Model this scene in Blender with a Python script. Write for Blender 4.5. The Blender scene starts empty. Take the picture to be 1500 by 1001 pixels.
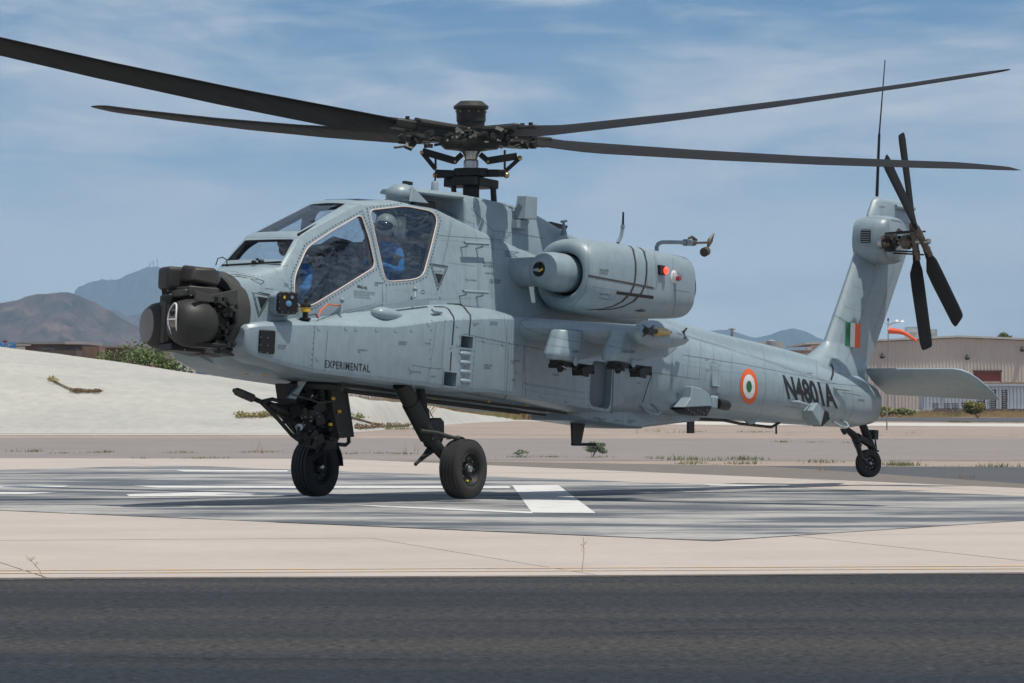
import bpy, bmesh, math, random
from math import radians as R, sin, cos, pi
from mathutils import Vector as V, Matrix, noise
from mathutils.bvhtree import BVHTree
random.seed(4)
S = bpy.context.scene
COL = S.collection
# ------------------------------------------------------------ camera
FPX, HOR, EYE = 7000.0, 575.0, 1.19          # focal length in photo pixels, horizon row, eye height
cd = bpy.data.cameras.new('camera'); cam = bpy.data.objects.new('camera', cd); COL.objects.link(cam)
cam.location = (0, 0, EYE); cam.rotation_euler = (pi / 2, 0, 0)
cd.sensor_width = 36; cd.lens = FPX / 1500 * 36; cd.shift_y = (HOR - 500.5) / 1500
cd.clip_start = 1; cd.clip_end = 60000
cd.dof.use_dof = True; cd.dof.focus_distance = 53; cd.dof.aperture_fstop = 22
S.camera = cam
# ------------------------------------------------------------ sun and sky
SUN_EL, SUN_AZ = R(73), R(32)                # azimuth measured from +X towards the camera
sd = V((cos(SUN_EL) * cos(SUN_AZ), -cos(SUN_EL) * sin(SUN_AZ), sin(SUN_EL)))
sl = bpy.data.lights.new('sun', 'SUN'); so = bpy.data.objects.new('sun', sl); COL.objects.link(so)
sl.energy = 3.85; sl.angle = R(0.53); sl.color = (1, 0.96, 0.865)
so.rotation_euler = sd.to_track_quat('Z', 'Y').to_euler()
so.location = (0, 0, 60)
w = bpy.data.worlds.new('World'); S.world = w; w.use_nodes = True
nt = w.node_tree; nt.nodes.clear()
def N(nt, t, **k):
    n = nt.nodes.new(t)
    for a, b in k.items():
        if a.startswith('i_'): n.inputs[a[2:]].default_value = b
        else: setattr(n, a, b)
    return n
def ramp(nt, stops, fac=None):
    n = N(nt, 'ShaderNodeValToRGB'); e = n.color_ramp.elements
    while len(e) > 1: e.remove(e[-1])
    for i, (p, c) in enumerate(stops):
        x = e[0] if i == 0 else e.new(p)
        x.position = p; x.color = (*c, 1) if len(c) == 3 else c
    if fac is not None: nt.links.new(fac, n.inputs[0])
    return n
def mixc(nt, fac, a, b, mode='MIX'):
    n = N(nt, 'ShaderNodeMix', data_type='RGBA', blend_type=mode)
    for s, x in ((0, fac), (6, a), (7, b)):
        if hasattr(x, 'links') or hasattr(x, 'is_output'): nt.links.new(x, n.inputs[s])
        else: n.inputs[s].default_value = x if s == 0 else (*x, 1)
    return n.outputs[2]
def math_(nt, op, a, b=None, c=None, clamp=False):
    n = N(nt, 'ShaderNodeMath', operation=op, use_clamp=clamp)
    for i, x in enumerate((a, b, c)):
        if x is None: continue
        if hasattr(x, 'is_output'): nt.links.new(x, n.inputs[i])
        else: n.inputs[i].default_value = x
    return n.outputs[0]
sky = N(nt, 'ShaderNodeTexSky', sky_type='NISHITA', sun_disc=False)
sky.sun_elevation = SUN_EL; sky.sun_rotation = math.atan2(sd.x, sd.y); sky.dust_density = 1.5; sky.altitude = 400
tc = N(nt, 'ShaderNodeTexCoord')
sx = N(nt, 'ShaderNodeSeparateXYZ'); nt.links.new(tc.outputs['Generated'], sx.inputs[0])
# thin high cloud, stretched along the horizon, everywhere in the sky
def cloud(scale, stretch, detail, seed, lo, hi):
    m = N(nt, 'ShaderNodeMapping'); m.inputs['Scale'].default_value = (scale, scale, scale * stretch)
    m.inputs['Location'].default_value = (seed, seed * 1.7, seed * .6)
    m.inputs['Rotation'].default_value = (0, R(1.5), 0)
    nt.links.new(tc.outputs['Generated'], m.inputs[0])
    n = N(nt, 'ShaderNodeTexNoise'); n.inputs['Scale'].default_value = 1; n.inputs['Detail'].default_value = detail
    n.inputs['Roughness'].default_value = .58; n.inputs['Distortion'].default_value = .4
    nt.links.new(m.outputs[0], n.inputs[0])
    mr = N(nt, 'ShaderNodeMapRange', interpolation_type='SMOOTHSTEP'); nt.links.new(n.outputs[0], mr.inputs[0])
    mr.inputs[1].default_value = lo; mr.inputs[2].default_value = hi
    return mr.outputs[0]
c1 = cloud(11, 4.0, 7, 3.1, .40, .66); c2 = cloud(34, 5.5, 8, 8.3, .44, .72)
cl = math_(nt, 'ADD', math_(nt, 'MULTIPLY', c1, .78), math_(nt, 'MULTIPLY', c2, .36), clamp=True)
zf = math_(nt, 'MULTIPLY', sx.outputs[2], 5.0, clamp=True)           # low band of sky: 0 .. 0.2
lowc = ramp(nt, [(0, (.86, .89, .91)), (.10, (.72, .78, .85)), (.24, (.28, .42, .60)), (.40, (.14, .285, .49)), (1, (.11, .25, .49))], zf).outputs[0]
nis = mixc(nt, 1.0, sky.outputs[0], (.075, .075, .075), 'MULTIPLY')
hi = N(nt, 'ShaderNodeMapRange', interpolation_type='SMOOTHSTEP'); nt.links.new(sx.outputs[2], hi.inputs[0])
hi.inputs[1].default_value = .12; hi.inputs[2].default_value = .6
base = mixc(nt, hi.outputs[0], lowc, nis)
cfac = math_(nt, 'MULTIPLY', cl, .95)
skyc = mixc(nt, cfac, base, (.56, .62, .70))
bg = N(nt, 'ShaderNodeBackground'); bg.inputs[1].default_value = 1.0
nt.links.new(skyc, bg.inputs[0])
wo = N(nt, 'ShaderNodeOutputWorld'); nt.links.new(bg.outputs[0], wo.inputs[0])
S.view_settings.view_transform = 'Standard'; S.view_settings.look = 'None'
S.view_settings.exposure = 0.0; S.view_settings.gamma = 1; S.view_settings.use_curve_mapping = False
S.cycles.max_bounces = 8; S.cycles.transparent_max_bounces = 16; S.cycles.volume_bounces = 0

# ------------------------------------------------------------ materials
def mat(name, col, rough=.6, metal=0, var=.0, vscale=3, bump=0, bscale=40, col2=None, coord='Object', stretch=(1, 1, 1), spec=.5, detail=5, lo=.3, hi=.7, emis=None, speck=None):
    m = bpy.data.materials.new(name); m.use_nodes = True; nt = m.node_tree
    p = nt.nodes['Principled BSDF']; p.inputs['Roughness'].default_value = rough; p.inputs['Metallic'].default_value = metal
    p.inputs['Specular IOR Level'].default_value = spec
    p.inputs['Base Color'].default_value = (*col, 1)
    tcn = N(nt, 'ShaderNodeTexCoord'); mp = N(nt, 'ShaderNodeMapping'); mp.inputs['Scale'].default_value = stretch
    nt.links.new(tcn.outputs[coord], mp.inputs[0])
    if var or col2:
        n = N(nt, 'ShaderNodeTexNoise'); n.inputs['Scale'].default_value = vscale; n.inputs['Detail'].default_value = detail; n.inputs['Roughness'].default_value = .62
        nt.links.new(mp.outputs[0], n.inputs[0])
        c2_ = col2 or tuple(x * (1 - var) for x in col); c1_ = col if col2 else tuple(min(1, x * (1 + var)) for x in col)
        r = ramp(nt, [(lo, c2_), (hi, c1_)], n.outputs[0])
        out = r.outputs[0]
        if speck:
            n2 = N(nt, 'ShaderNodeTexNoise'); n2.inputs['Scale'].default_value = speck[0]; n2.inputs['Detail'].default_value = 3
            nt.links.new(tcn.outputs[coord], n2.inputs[0])
            r2 = ramp(nt, [(.3, (1 - speck[1],) * 3), (.7, (1 + speck[1],) * 3)], n2.outputs[0])
            out = mixc(nt, 1.0, out, r2.outputs[0], 'MULTIPLY')
        nt.links.new(out, p.inputs['Base Color'])
        rr = ramp(nt, [(.3, (rough * .88,) * 3), (.7, (min(1, rough * 1.12),) * 3)], n.outputs[0]); nt.links.new(rr.outputs[0], p.inputs['Roughness'])
    if bump:
        n = N(nt, 'ShaderNodeTexNoise'); n.inputs['Scale'].default_value = bscale; n.inputs['Detail'].default_value = 4
        nt.links.new(tcn.outputs[coord], n.inputs[0])
        b = N(nt, 'ShaderNodeBump'); b.inputs['Strength'].default_value = bump; b.inputs['Distance'].default_value = .02
        nt.links.new(n.outputs[0], b.inputs['Height']); nt.links.new(b.outputs[0], p.inputs['Normal'])
    if emis: p.inputs['Emission Color'].default_value = (*emis[0], 1); p.inputs['Emission Strength'].default_value = emis[1]
    return m
def glassmat(name, tint, refl=1.0, dark=.0, haze_streak=.0):
    m = bpy.data.materials.new(name); m.use_nodes = True; nt = m.node_tree; nt.nodes.clear()
    o = N(nt, 'ShaderNodeOutputMaterial'); t = N(nt, 'ShaderNodeBsdfTransparent'); t.inputs[0].default_value = (*tint, 1)
    g = N(nt, 'ShaderNodeBsdfGlossy'); g.inputs['Roughness'].default_value = .03; g.inputs[0].default_value = (.9, .95, 1, 1)
    tcn = N(nt, 'ShaderNodeTexCoord'); n = N(nt, 'ShaderNodeTexNoise'); n.inputs['Scale'].default_value = 6; nt.links.new(tcn.outputs['Object'], n.inputs[0])
    b = N(nt, 'ShaderNodeBump'); b.inputs['Strength'].default_value = .12; b.inputs['Distance'].default_value = .02
    nt.links.new(n.outputs[0], b.inputs['Height']); nt.links.new(b.outputs[0], g.inputs['Normal'])
    f = N(nt, 'ShaderNodeFresnel'); f.inputs[0].default_value = 1.5
    k = math_(nt, 'MULTIPLY', f.outputs[0], refl, clamp=True); gm = N(nt, 'ShaderNodeNewGeometry'); k = math_(nt, 'MULTIPLY', k, math_(nt, 'SUBTRACT', 1.0, gm.outputs['Backfacing'])); k = math_(nt, 'ADD', k, dark, clamp=True)
    mx = N(nt, 'ShaderNodeMixShader'); nt.links.new(k, mx.inputs[0]); nt.links.new(t.outputs[0], mx.inputs[1]); nt.links.new(g.outputs[0], mx.inputs[2])
    
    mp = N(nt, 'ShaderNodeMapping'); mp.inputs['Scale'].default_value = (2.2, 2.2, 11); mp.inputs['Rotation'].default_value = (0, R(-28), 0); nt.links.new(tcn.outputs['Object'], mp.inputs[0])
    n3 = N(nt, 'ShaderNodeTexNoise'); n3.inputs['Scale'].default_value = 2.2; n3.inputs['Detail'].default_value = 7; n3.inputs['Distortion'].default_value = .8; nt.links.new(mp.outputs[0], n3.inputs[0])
    r3 = ramp(nt, [(.46, (0, 0, 0)), (.72, (haze_streak,) * 3)], n3.outputs[0]); df = N(nt, 'ShaderNodeBsdfDiffuse'); df.inputs[0].default_value = (.55, .62, .68, 1)  # pale streaks paint hazy reflections and dust scatter onto the panes
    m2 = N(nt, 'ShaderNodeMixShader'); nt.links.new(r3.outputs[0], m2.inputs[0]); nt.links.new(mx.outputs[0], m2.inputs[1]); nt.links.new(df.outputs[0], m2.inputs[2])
    nt.links.new(m2.outputs[0], o.inputs[0]); return m
HULL = (.252, .322, .358)
hull = mat('hull_paint', HULL, .40, var=.055, vscale=1.3, speck=(9, .05), detail=8)
nt = hull.node_tree; p = nt.nodes['Principled BSDF']; tcn = next(n for n in nt.nodes if n.type == 'TEX_COORD')
a_ = N(nt, 'ShaderNodeTexNoise'); a_.inputs['Scale'].default_value = 2.6; a_.inputs['Detail'].default_value = 2; nt.links.new(tcn.outputs['Object'], a_.inputs[0])
b_ = N(nt, 'ShaderNodeBump'); b_.inputs['Strength'].default_value = .14; b_.inputs['Distance'].default_value = .02; nt.links.new(a_.outputs[0], b_.inputs['Height'])
c_ = N(nt, 'ShaderNodeTexNoise'); c_.inputs['Scale'].default_value = 220; nt.links.new(tcn.outputs['Object'], c_.inputs[0])
d_ = N(nt, 'ShaderNodeBump'); d_.inputs['Strength'].default_value = .04; d_.inputs['Distance'].default_value = .01; nt.links.new(c_.outputs[0], d_.inputs['Height']); nt.links.new(b_.outputs[0], d_.inputs['Normal']); nt.links.new(d_.outputs[0], p.inputs['Normal'])
# grime: faint downward streaks and smudges with edges of their own
m_ = N(nt, 'ShaderNodeMapping'); m_.inputs['Scale'].default_value = (9, 9, 1.1); nt.links.new(tcn.outputs['Object'], m_.inputs[0])
e_ = N(nt, 'ShaderNodeTexNoise'); e_.inputs['Scale'].default_value = 1.6; e_.inputs['Detail'].default_value = 8; e_.inputs['Roughness'].default_value = .7; nt.links.new(m_.outputs[0], e_.inputs[0])
r_ = ramp(nt, [(.50, (1, 1, 1)), (.74, (.86, .85, .82))], e_.outputs[0]); src = p.inputs['Base Color'].links[0].from_socket
nt.links.new(mixc(nt, 1.0, src, r_.outputs[0], 'MULTIPLY'), p.inputs['Base Color'])
hull_d = mat('hull_paint_darkened', tuple(x * .82 for x in HULL), .48, var=.06, vscale=4)  # hull colour darkened: painted shade in recess walls, plain grey on fittings
belly_m = mat('belly_paint', (.24, .27, .28), .55, var=.1, vscale=3)
olive = mat('olive_black_paint', (.034, .033, .029), .5, spec=.3, var=.12, vscale=6, bump=.06, bscale=150)
olive_l = mat('dark_grey_paint', (.055, .053, .047), .5, spec=.35, var=.12, vscale=8)
black = mat('black_metal', (.011, .011, .011), .45, spec=.35, var=.25, vscale=20)
gearm = mat('black_green_gear_paint', (.019, .020, .017), .5, spec=.35, var=.25, vscale=12, bump=.08, bscale=90)
rubber = mat('tyre_rubber', (.022, .022, .023), .72, var=.2, vscale=9, bump=.2, bscale=120)
rubber_d = mat('dusty_sidewall_rubber', (.040, .035, .031), .8, col2=(.022, .021, .021), vscale=7, bump=.2, bscale=120)
steel = mat('bare_steel', (.42, .41, .39), .28, metal=1, var=.2, vscale=30)
brass = mat('brass_fitting', (.5, .36, .16), .35, metal=1, var=.15, vscale=30)
blade_m = mat('rotor_blade_coating', (.012, .012, .013), .65, spec=.18, var=.2, vscale=2.5, stretch=(1, 6, 1), bump=.04, bscale=60)
white_p = mat('white_print', (.72, .72, .70), .5, var=.05)
black_p = mat('black_print', (.012, .013, .015), .5, var=.1)
grey_p = mat('stencil_grey', (.07, .085, .095), .6, var=.2)
seam_m = mat('panel_gap', (.105, .13, .145), .7, var=.2)
rivet_m = mat('fastener', (.09, .11, .12), .5, var=.3, vscale=60)
tapem = mat('dark_grey_stripe', (.035, .037, .038), .6, var=.1)
seal_m = mat('window_seal', (.62, .50, .44), .6, var=.1)
cock = mat('cockpit_lining', (.018, .021, .026), .8, col2=(.045, .052, .062), vscale=6, bump=.5, bscale=14)
seatm = mat('seat_fabric', (.05, .055, .06), .85, col2=(.022, .024, .028), vscale=12, bump=.3, bscale=30)
orange = mat('orange_paint', (.75, .12, .025), .5, var=.06)
green_p = mat('green_paint', (.012, .13, .05), .5, var=.06)
yellow = mat('yellow_paint', (.7, .42, .03), .5, var=.08)
redlamp = mat('lit_red_lamp', (.6, .03, .02), .3, emis=((1, .05, .03), 3))
clearp = glassmat('clear_lamp_cover', (.85, .88, .9), 1.4)
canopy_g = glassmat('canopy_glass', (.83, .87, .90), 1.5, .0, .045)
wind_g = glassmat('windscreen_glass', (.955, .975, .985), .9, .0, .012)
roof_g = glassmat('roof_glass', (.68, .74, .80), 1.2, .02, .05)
lens = mat('blue_lens', (.10, .26, .42), .12, var=.1)
brownglass = mat('sensor_window', (.17, .135, .11), .18, var=.15, vscale=3, spec=.5)
blue_cloth = mat('blue_flight_suit', (.02, .22, .50), .85, col2=(.008, .10, .28), vscale=14, bump=.7, bscale=16, lo=.35, hi=.65)
skin_m = mat('skin', (.35, .19, .12), .6, var=.08, vscale=20)
helmet_w = mat('pale_helmet', (.50, .50, .42), .45, var=.1)
helmet_g = mat('olive_helmet', (.10, .11, .075), .5, var=.15)
visor_m = mat('dark_visor', (.01, .01, .012), .1, spec=.9)

# ------------------------------------------------------------ helicopter frame (x forward, y port, z up) from its heading, pitch and place
PSI, PIT = R(56), R(4.2)
O0 = V((-0.462, 53.9, 0)); C0 = V((0, 0, 3.4))
f_ = V((-cos(PSI), -sin(PSI), 0)); l_ = V((sin(PSI), -cos(PSI), 0)); z_ = V((0, 0, 1))
ex, ey, ez = f_ * cos(PIT) + z_ * sin(PIT), l_, z_ * cos(PIT) - f_ * sin(PIT)
M3 = Matrix((ex, ey, ez)).transposed()
HM = Matrix.Translation(O0 + C0) @ M3.to_4x4() @ Matrix.Translation(-C0)
HMi = HM.inverted()
EYEB = HMi @ V((0, 0, EYE))
def ray(u, v):
    return (HMi @ V(((u - 750) / FPX, 1, (HOR - v) / FPX + EYE)) - EYEB)
def B(u, v, Y=None, X=None, Z=None):
    """The point of the helicopter's frame seen at photo pixel (u, v) that lies in the plane Y=, X= or Z=."""
    d = ray(u, v)
    i, val = (1, Y) if Y is not None else (0, X) if X is not None else (2, Z)
    return EYEB + d * ((val - EYEB[i]) / d[i])
def G(v, u=750, z=0.0):
    d = FPX * (EYE - z) / (v - HOR)
    return V(((u - 750) / FPX * d, d, z))
def WD(u, v, d): return V(((u - 750) / FPX * d, d, EYE + (HOR - v) / FPX * d))

# ------------------------------------------------------------ mesh builder
def frame_of(d, up=V((0, 0, 1))):
    d = d.normalized()
    if abs(d.dot(up)) > .95: up = V((1, 0, 0))
    a = up.cross(d).normalized(); b = d.cross(a).normalized()
    return a, b
class Mb:
    def __init__(s): s.v = []; s.f = []
    def add(s, vs, fs):
        o = len(s.v); s.v += [tuple(x) for x in vs]; s.f += [tuple(i + o for i in f) for f in fs]; return s
    def hexa(s, p):  # 8 points: bottom 4 ccw, top 4 ccw
        return s.add(p, [(3, 2, 1, 0), (4, 5, 6, 7), (0, 1, 5, 4), (1, 2, 6, 5), (2, 3, 7, 6), (3, 0, 4, 7)])
    def box(s, c, d, rot=None):
        c = V(c); h = [x / 2 for x in d]
        p = [V((sx * h[0], sy * h[1], sz * h[2])) for sz in (-1, 1) for sx, sy in ((-1, -1), (1, -1), (1, 1), (-1, 1))]
        if rot is not None:
            m = rot if isinstance(rot, Matrix) else Matrix.Rotation(rot[2], 3, 'Z') @ Matrix.Rotation(rot[1], 3, 'Y') @ Matrix.Rotation(rot[0], 3, 'X')
            p = [m @ q for q in p]
        return s.hexa([c + q for q in p])
    def bar(s, a, b, wa, wb, up=V((0, 0, 1))):  # rectangular bar
        a, b = V(a), V(b); x, y = frame_of(b - a, up); x, y = x * wa / 2, y * wb / 2
        return s.hexa([a - x - y, a + x - y, a + x + y, a - x + y, b - x - y, b + x - y, b + x + y, b - x + y])
    def tube(s, pts, r, seg=8, cap=True):
        pts = [V(p) for p in pts]; n = len(pts); r = r if isinstance(r, (list, tuple)) else [r] * n
        vs = []; a = None
        for i, p in enumerate(pts):
            d = (pts[min(i + 1, n - 1)] - pts[max(i - 1, 0)]).normalized()
            if a is None: a, b = frame_of(d)
            else:
                a = (a - d * a.dot(d))
                a = a.normalized() if a.length > 1e-5 else frame_of(d)[0]
                b = d.cross(a)
            for k in range(seg):
                t = 2 * pi * k / seg; vs.append(p + (a * cos(t) + b * sin(t)) * r[i])
        fs = [(i * seg + k, i * seg + (k + 1) % seg, (i + 1) * seg + (k + 1) % seg, (i + 1) * seg + k) for i in range(n - 1) for k in range(seg)]
        if cap: fs += [tuple(range(seg))[::-1], tuple((n - 1) * seg + k for k in range(seg))]
        return s.add(vs, fs)
    def lathe(s, prof, o, ax, seg=24, sq=(1, 1), up=V((0, 0, 1)), cap=True):  # prof = [(t, r)]
        o = V(o); ax = V(ax).normalized(); a, b = frame_of(ax, up); vs = []
        for t, r in prof:
            for k in range(seg):
                q = 2 * pi * k / seg; vs.append(o + ax * t + (a * cos(q) * sq[0] + b * sin(q) * sq[1]) * max(r, 1e-4))
        n = len(prof)
        fs = [(i * seg + k, i * seg + (k + 1) % seg, (i + 1) * seg + (k + 1) % seg, (i + 1) * seg + k) for i in range(n - 1) for k in range(seg)]
        if cap and prof[0][1] > 1e-3: fs.append(tuple(range(seg))[::-1])
        if cap and prof[-1][1] > 1e-3: fs.append(tuple((n - 1) * seg + k for k in range(seg)))
        return s.add(vs, fs)
    def prism(s, poly, ext):
        n = len(poly); poly = [V(p) for p in poly]; ext = V(ext)
        return s.add(poly + [p + ext for p in poly], [tuple(range(n))[::-1], tuple(range(n, 2 * n))] + [(i, (i + 1) % n, (i + 1) % n + n, i + n) for i in range(n)])
    def ell(s, c, r, rot=None, su=16, sv=10):
        c = V(c); vs = []; fs = []
        for i in range(sv + 1):
            ph = pi * i / sv
            for k in range(su):
                t = 2 * pi * k / su; p = V((r[0] * sin(ph) * cos(t), r[1] * sin(ph) * sin(t), r[2] * cos(ph)))
                if rot is not None: p = rot @ p
                vs.append(c + p)
        for i in range(sv):
            for k in range(su): fs.append((i * su + k, (i + 1) * su + k, (i + 1) * su + (k + 1) % su, i * su + (k + 1) % su))
        return s.add(vs, fs)
    def rings(s, rings, cap=True):
        n = len(rings[0]); vs = [p for r in rings for p in r]
        fs = [(i * n + k, i * n + (k + 1) % n, (i + 1) * n + (k + 1) % n, (i + 1) * n + k) for i in range(len(rings) - 1) for k in range(n)]
        if cap: fs += [tuple(range(n))[::-1], tuple((len(rings) - 1) * n + k for k in range(n))]
        return s.add(vs, fs)
    def mirrored(s):
        o = Mb(); o.v = [(x, -y, z) for x, y, z in s.v]; o.f = [f[::-1] for f in s.f]; return o
    def build(s, name, m, parent=None, bevel=0, seg=2, angle=35, weld=True, **props):
        me = bpy.data.meshes.new(name); me.from_pydata(s.v, [], s.f)
        bm = bmesh.new(); bm.from_mesh(me)
        if weld: bmesh.ops.remove_doubles(bm, verts=bm.verts, dist=1e-5)
        if len(bm.faces) < 60000: bmesh.ops.recalc_face_normals(bm, faces=bm.faces)
        bm.to_mesh(me); bm.free()
        for p in me.polygons: p.use_smooth = True
        if angle: me.set_sharp_from_angle(angle=R(angle))
        if m: me.materials.append(m)
        o = bpy.data.objects.new(name, me); COL.objects.link(o)
        if bevel:
            b = o.modifiers.new('bevel', 'BEVEL'); b.width = bevel; b.segments = seg; b.limit_method = 'ANGLE'; b.angle_limit = R(35); b.harden_normals = False
        if parent: o.parent = parent
        for k, x in props.items(): o[k] = x
        return o
def chaikin(r, it=2, q=.25):
    for _ in range(it):
        o = []
        for i in range(len(r)):
            a, b = r[i], r[(i + 1) % len(r)]
            o += [a.lerp(b, q), a.lerp(b, 1 - q)]
        r = o
    return r
def tag(o, label=None, cat=None, group=None, kind=None):
    if label: o['label'] = label
    if cat: o['category'] = cat
    if group: o['group'] = group
    if kind: o['kind'] = kind
    return o
def empty(name, mat_, label, cat, group=None):
    o = bpy.data.objects.new(name, None); COL.objects.link(o)
    if isinstance(mat_, Matrix): o.matrix_world = mat_
    else: o.location = mat_
    o.empty_display_size = .2
    return tag(o, label, cat, group)
def copy_tree(o, parent=None):
    c = o.copy(); COL.objects.link(c)
    if parent: c.parent = parent
    for ch in list(o.children): copy_tree(ch, c)
    return c
def bvh_of(objs):
    vs, fs = [], []
    dg = bpy.context.evaluated_depsgraph_get()
    for o in objs:
        e = o.evaluated_get(dg); me = e.to_mesh(); n = len(vs)
        vs += [v.co.copy() for v in me.vertices]; fs += [tuple(i + n for i in p.vertices) for p in me.polygons]; e.to_mesh_clear()
    return BVHTree.FromPolygons(vs, fs)
# ============================================================ THE SETTING
rnd = random.Random(21)
def sheet(name, pts, z, m, cuts=0, **k):
    b = Mb().add([V((x, y, z)) for x, y in pts], [tuple(range(len(pts)))])
    o = b.build(name, m, None, angle=0, **k); return o
dirt = mat('desert_ground', (.36, .28, .23), .95, col2=(.25, .20, .165), vscale=.12, bump=.5, bscale=3, detail=9, speck=(1.7, .16))
asph = mat('asphalt', (.053, .049, .047), .92, col2=(.017, .0225, .029), vscale=.42, stretch=(.09, 1, 1), bump=1.0, bscale=30, detail=14, speck=(22, .75), spec=.25, lo=.40, hi=.62)
conc = mat('concrete', (.47, .405, .355), .85, col2=(.40, .345, .305), vscale=.5, bump=.15, bscale=14, detail=9, speck=(7, .05))
joint = mat('joint_filler', (.16, .135, .115), .9, var=.2)
padm = mat('worn_pad_paint', (.36, .345, .325), .8, col2=(.085, .094, .108), vscale=.5, bump=.2, bscale=16, detail=12, lo=.43, hi=.58, speck=(6, .14), stretch=(.6, 1.1, 1))
whitem = mat('worn_white_marking', (.62, .61, .59), .8, col2=(.34, .34, .34), vscale=2.6, detail=10, lo=.30, hi=.46)
taxi = mat('old_asphalt', (.255, .22, .205), .9, col2=(.205, .175, .16), vscale=.35, bump=.3, bscale=9, detail=8, speck=(3, .08))
darkasph = mat('dark_asphalt', (.085, .085, .09), .9, col2=(.06, .06, .065), vscale=.5, bump=.3, bscale=9)
pale_grav = mat('pale_gravel', (.52, .49, .44), .95, var=.12, vscale=.4, bump=.3, bscale=5)
bermm = mat('sprayed_concrete', (.45, .43, .385), .92, col2=(.355, .35, .325), vscale=.35, bump=.3, bscale=3.5, detail=12, speck=(3, .07), stretch=(.35, 1, 1))
yelm = bpy.data.materials.new('faded_yellow_line'); yelm.use_nodes = True
nt = yelm.node_tree; p = nt.nodes['Principled BSDF']; p.inputs['Roughness'].default_value = .85
n = N(nt, 'ShaderNodeTexNoise'); n.inputs['Scale'].default_value = 5; n.inputs['Detail'].default_value = 8; tcn = N(nt, 'ShaderNodeTexCoord'); nt.links.new(tcn.outputs['Object'], n.inputs[0])
r = ramp(nt, [(.42, (.50, .445, .395)), (.58, (.62, .40, .20))], n.outputs[0]); nt.links.new(r.outputs[0], p.inputs['Base Color'])
def gp(u, v): q = G(v, u); return (q.x, q.y)
sheet('ground', [(-14000, -60), (14000, -60), (14000, 15400), (-14000, 15400)], -.03, dirt, kind='structure')
# foreground asphalt road with a slightly ragged edge
edge = [(-60 + i * 1.2, 30.92 + .14 * (-60 + i * 1.2) + .14 * noise.noise(V((i * .31, 0, 0))) + .06 * noise.noise(V((i * 2.1, 3, 0)))) for i in range(101)]
b = Mb(); k = len(edge)
b.add([V((x, y, .004)) for x, y in edge] + [V((x, -60, .004)) for x, y in edge], [(i, i + 1, k + i + 1, k + i) for i in range(k - 1)])  # unseen stretch behind the camera added to lessen ground bounce
b.build('asphalt_road', asph, None, angle=0, kind='structure')
grit = mat('edge_grit', (.16, .13, .11), .95, col2=(.05, .048, .045), vscale=7, bump=.8, bscale=40, detail=10, speck=(45, .5))
eg = [(x, y - .28 - .16 * noise.noise(V((x * .9, 7, 0))) - .10 * noise.noise(V((x * 4, 9, 0)))) for x, y in edge]
b = Mb(); b.add([V((x, y + .004, .007)) for x, y in edge] + [V((x, y, .007)) for x, y in eg], [(i, i + 1, k + i + 1, k + i) for i in range(k - 1)]); b.build('edge_grit_strip', grit, None, angle=0, kind='structure')
crm = mat('crack_black', (.006, .006, .007), .95)  # near-black colour of the flat crack ribbons
rnc = random.Random(77)
def crack(x, y, dx, dy, n_, w_, z, m, nm):
    P_ = [V((x, y, z))]
    for q in range(n_): P_.append(P_[-1] + V((dx * rnc.uniform(.5, 1.5), dy * rnc.uniform(-.6, 2.2), 0)))
    b = Mb(); vs = []
    for i, p_ in enumerate(P_): ww = w_ * rnc.uniform(.4, 1.4); vs += [p_ - V((0, ww, 0)), p_ + V((0, ww, 0))]
    b.add(vs, [(2 * i, 2 * i + 2, 2 * i + 3, 2 * i + 1) for i in range(len(P_) - 1)]); b.build(nm, m, None, angle=0, kind='structure')
for x, y, dx, dy, n_ in ((.55, 23.6, .05, .018, 22), (-1.9, 21.4, .06, -.012, 30), (1.8, 27.5, .05, .02, 26), (-2.6, 26.1, .04, .025, 18), (2.1, 20.9, .03, -.03, 14)): crack(x, y, dx, dy, n_, .012, .0085, crm, 'road_crack')
st = Mb(); cols_ = []
for _ in range(14000):
    y = 19 + 12.2 * rnc.random() ** .8; x = rnc.uniform(-.115, .115) * y; r = rnc.uniform(.0012, .0030)
    if y > 30.85 + .14 * x: continue
    st.add([(x - r, y, .004), (x + r, y - r, .004), (x, y + r, .004), (x, y, .004 + r * .35)], [(0, 1, 3), (1, 2, 3), (2, 0, 3)])
st.build('loose_grit', mat('pale_grit', (.17, .15, .13), .9, var=.5, vscale=30), None, angle=0, weld=False, kind='stuff')
# concrete apron: joint bed + slabs
far = [gp(-260, 671), gp(0, 671.5), gp(420, 672.3), gp(760, 676), gp(1115, 681.5), gp(1500, 707.5), gp(1750, 726)]
ap = [(-16, 30.95), (16, 30.95)] + far[::-1]
ap = [(-16, 28.3), (16, 32.75)] + [q for q in far[::-1]]
sheet('apron', [(x, y) for x, y in ap], -.012, joint, kind='structure')
apron = bpy.data.objects['apron']
def clip(poly, a, b):   # keep left of a->b
    out = []
    for i in range(len(poly)):
        p, q = poly[i], poly[(i + 1) % len(poly)]
        f = lambda r: (b[0] - a[0]) * (r[1] - a[1]) - (b[1] - a[1]) * (r[0] - a[0])
        fp, fq = f(p), f(q)
        if fp >= 0: out.append(p)
        if fp * fq < 0:
            t = fp / (fp - fq); out.append((p[0] + (q[0] - p[0]) * t, p[1] + (q[1] - p[1]) * t))
    return out
ang = math.atan2(2.37, 11); dx_, dy_ = (cos(ang), sin(ang)), (-sin(ang), cos(ang))   # slab rows run nearly away from the camera
org = (-2.44, 45.0); SW, SL = 3.55, 6.1; g_ = .007
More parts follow.
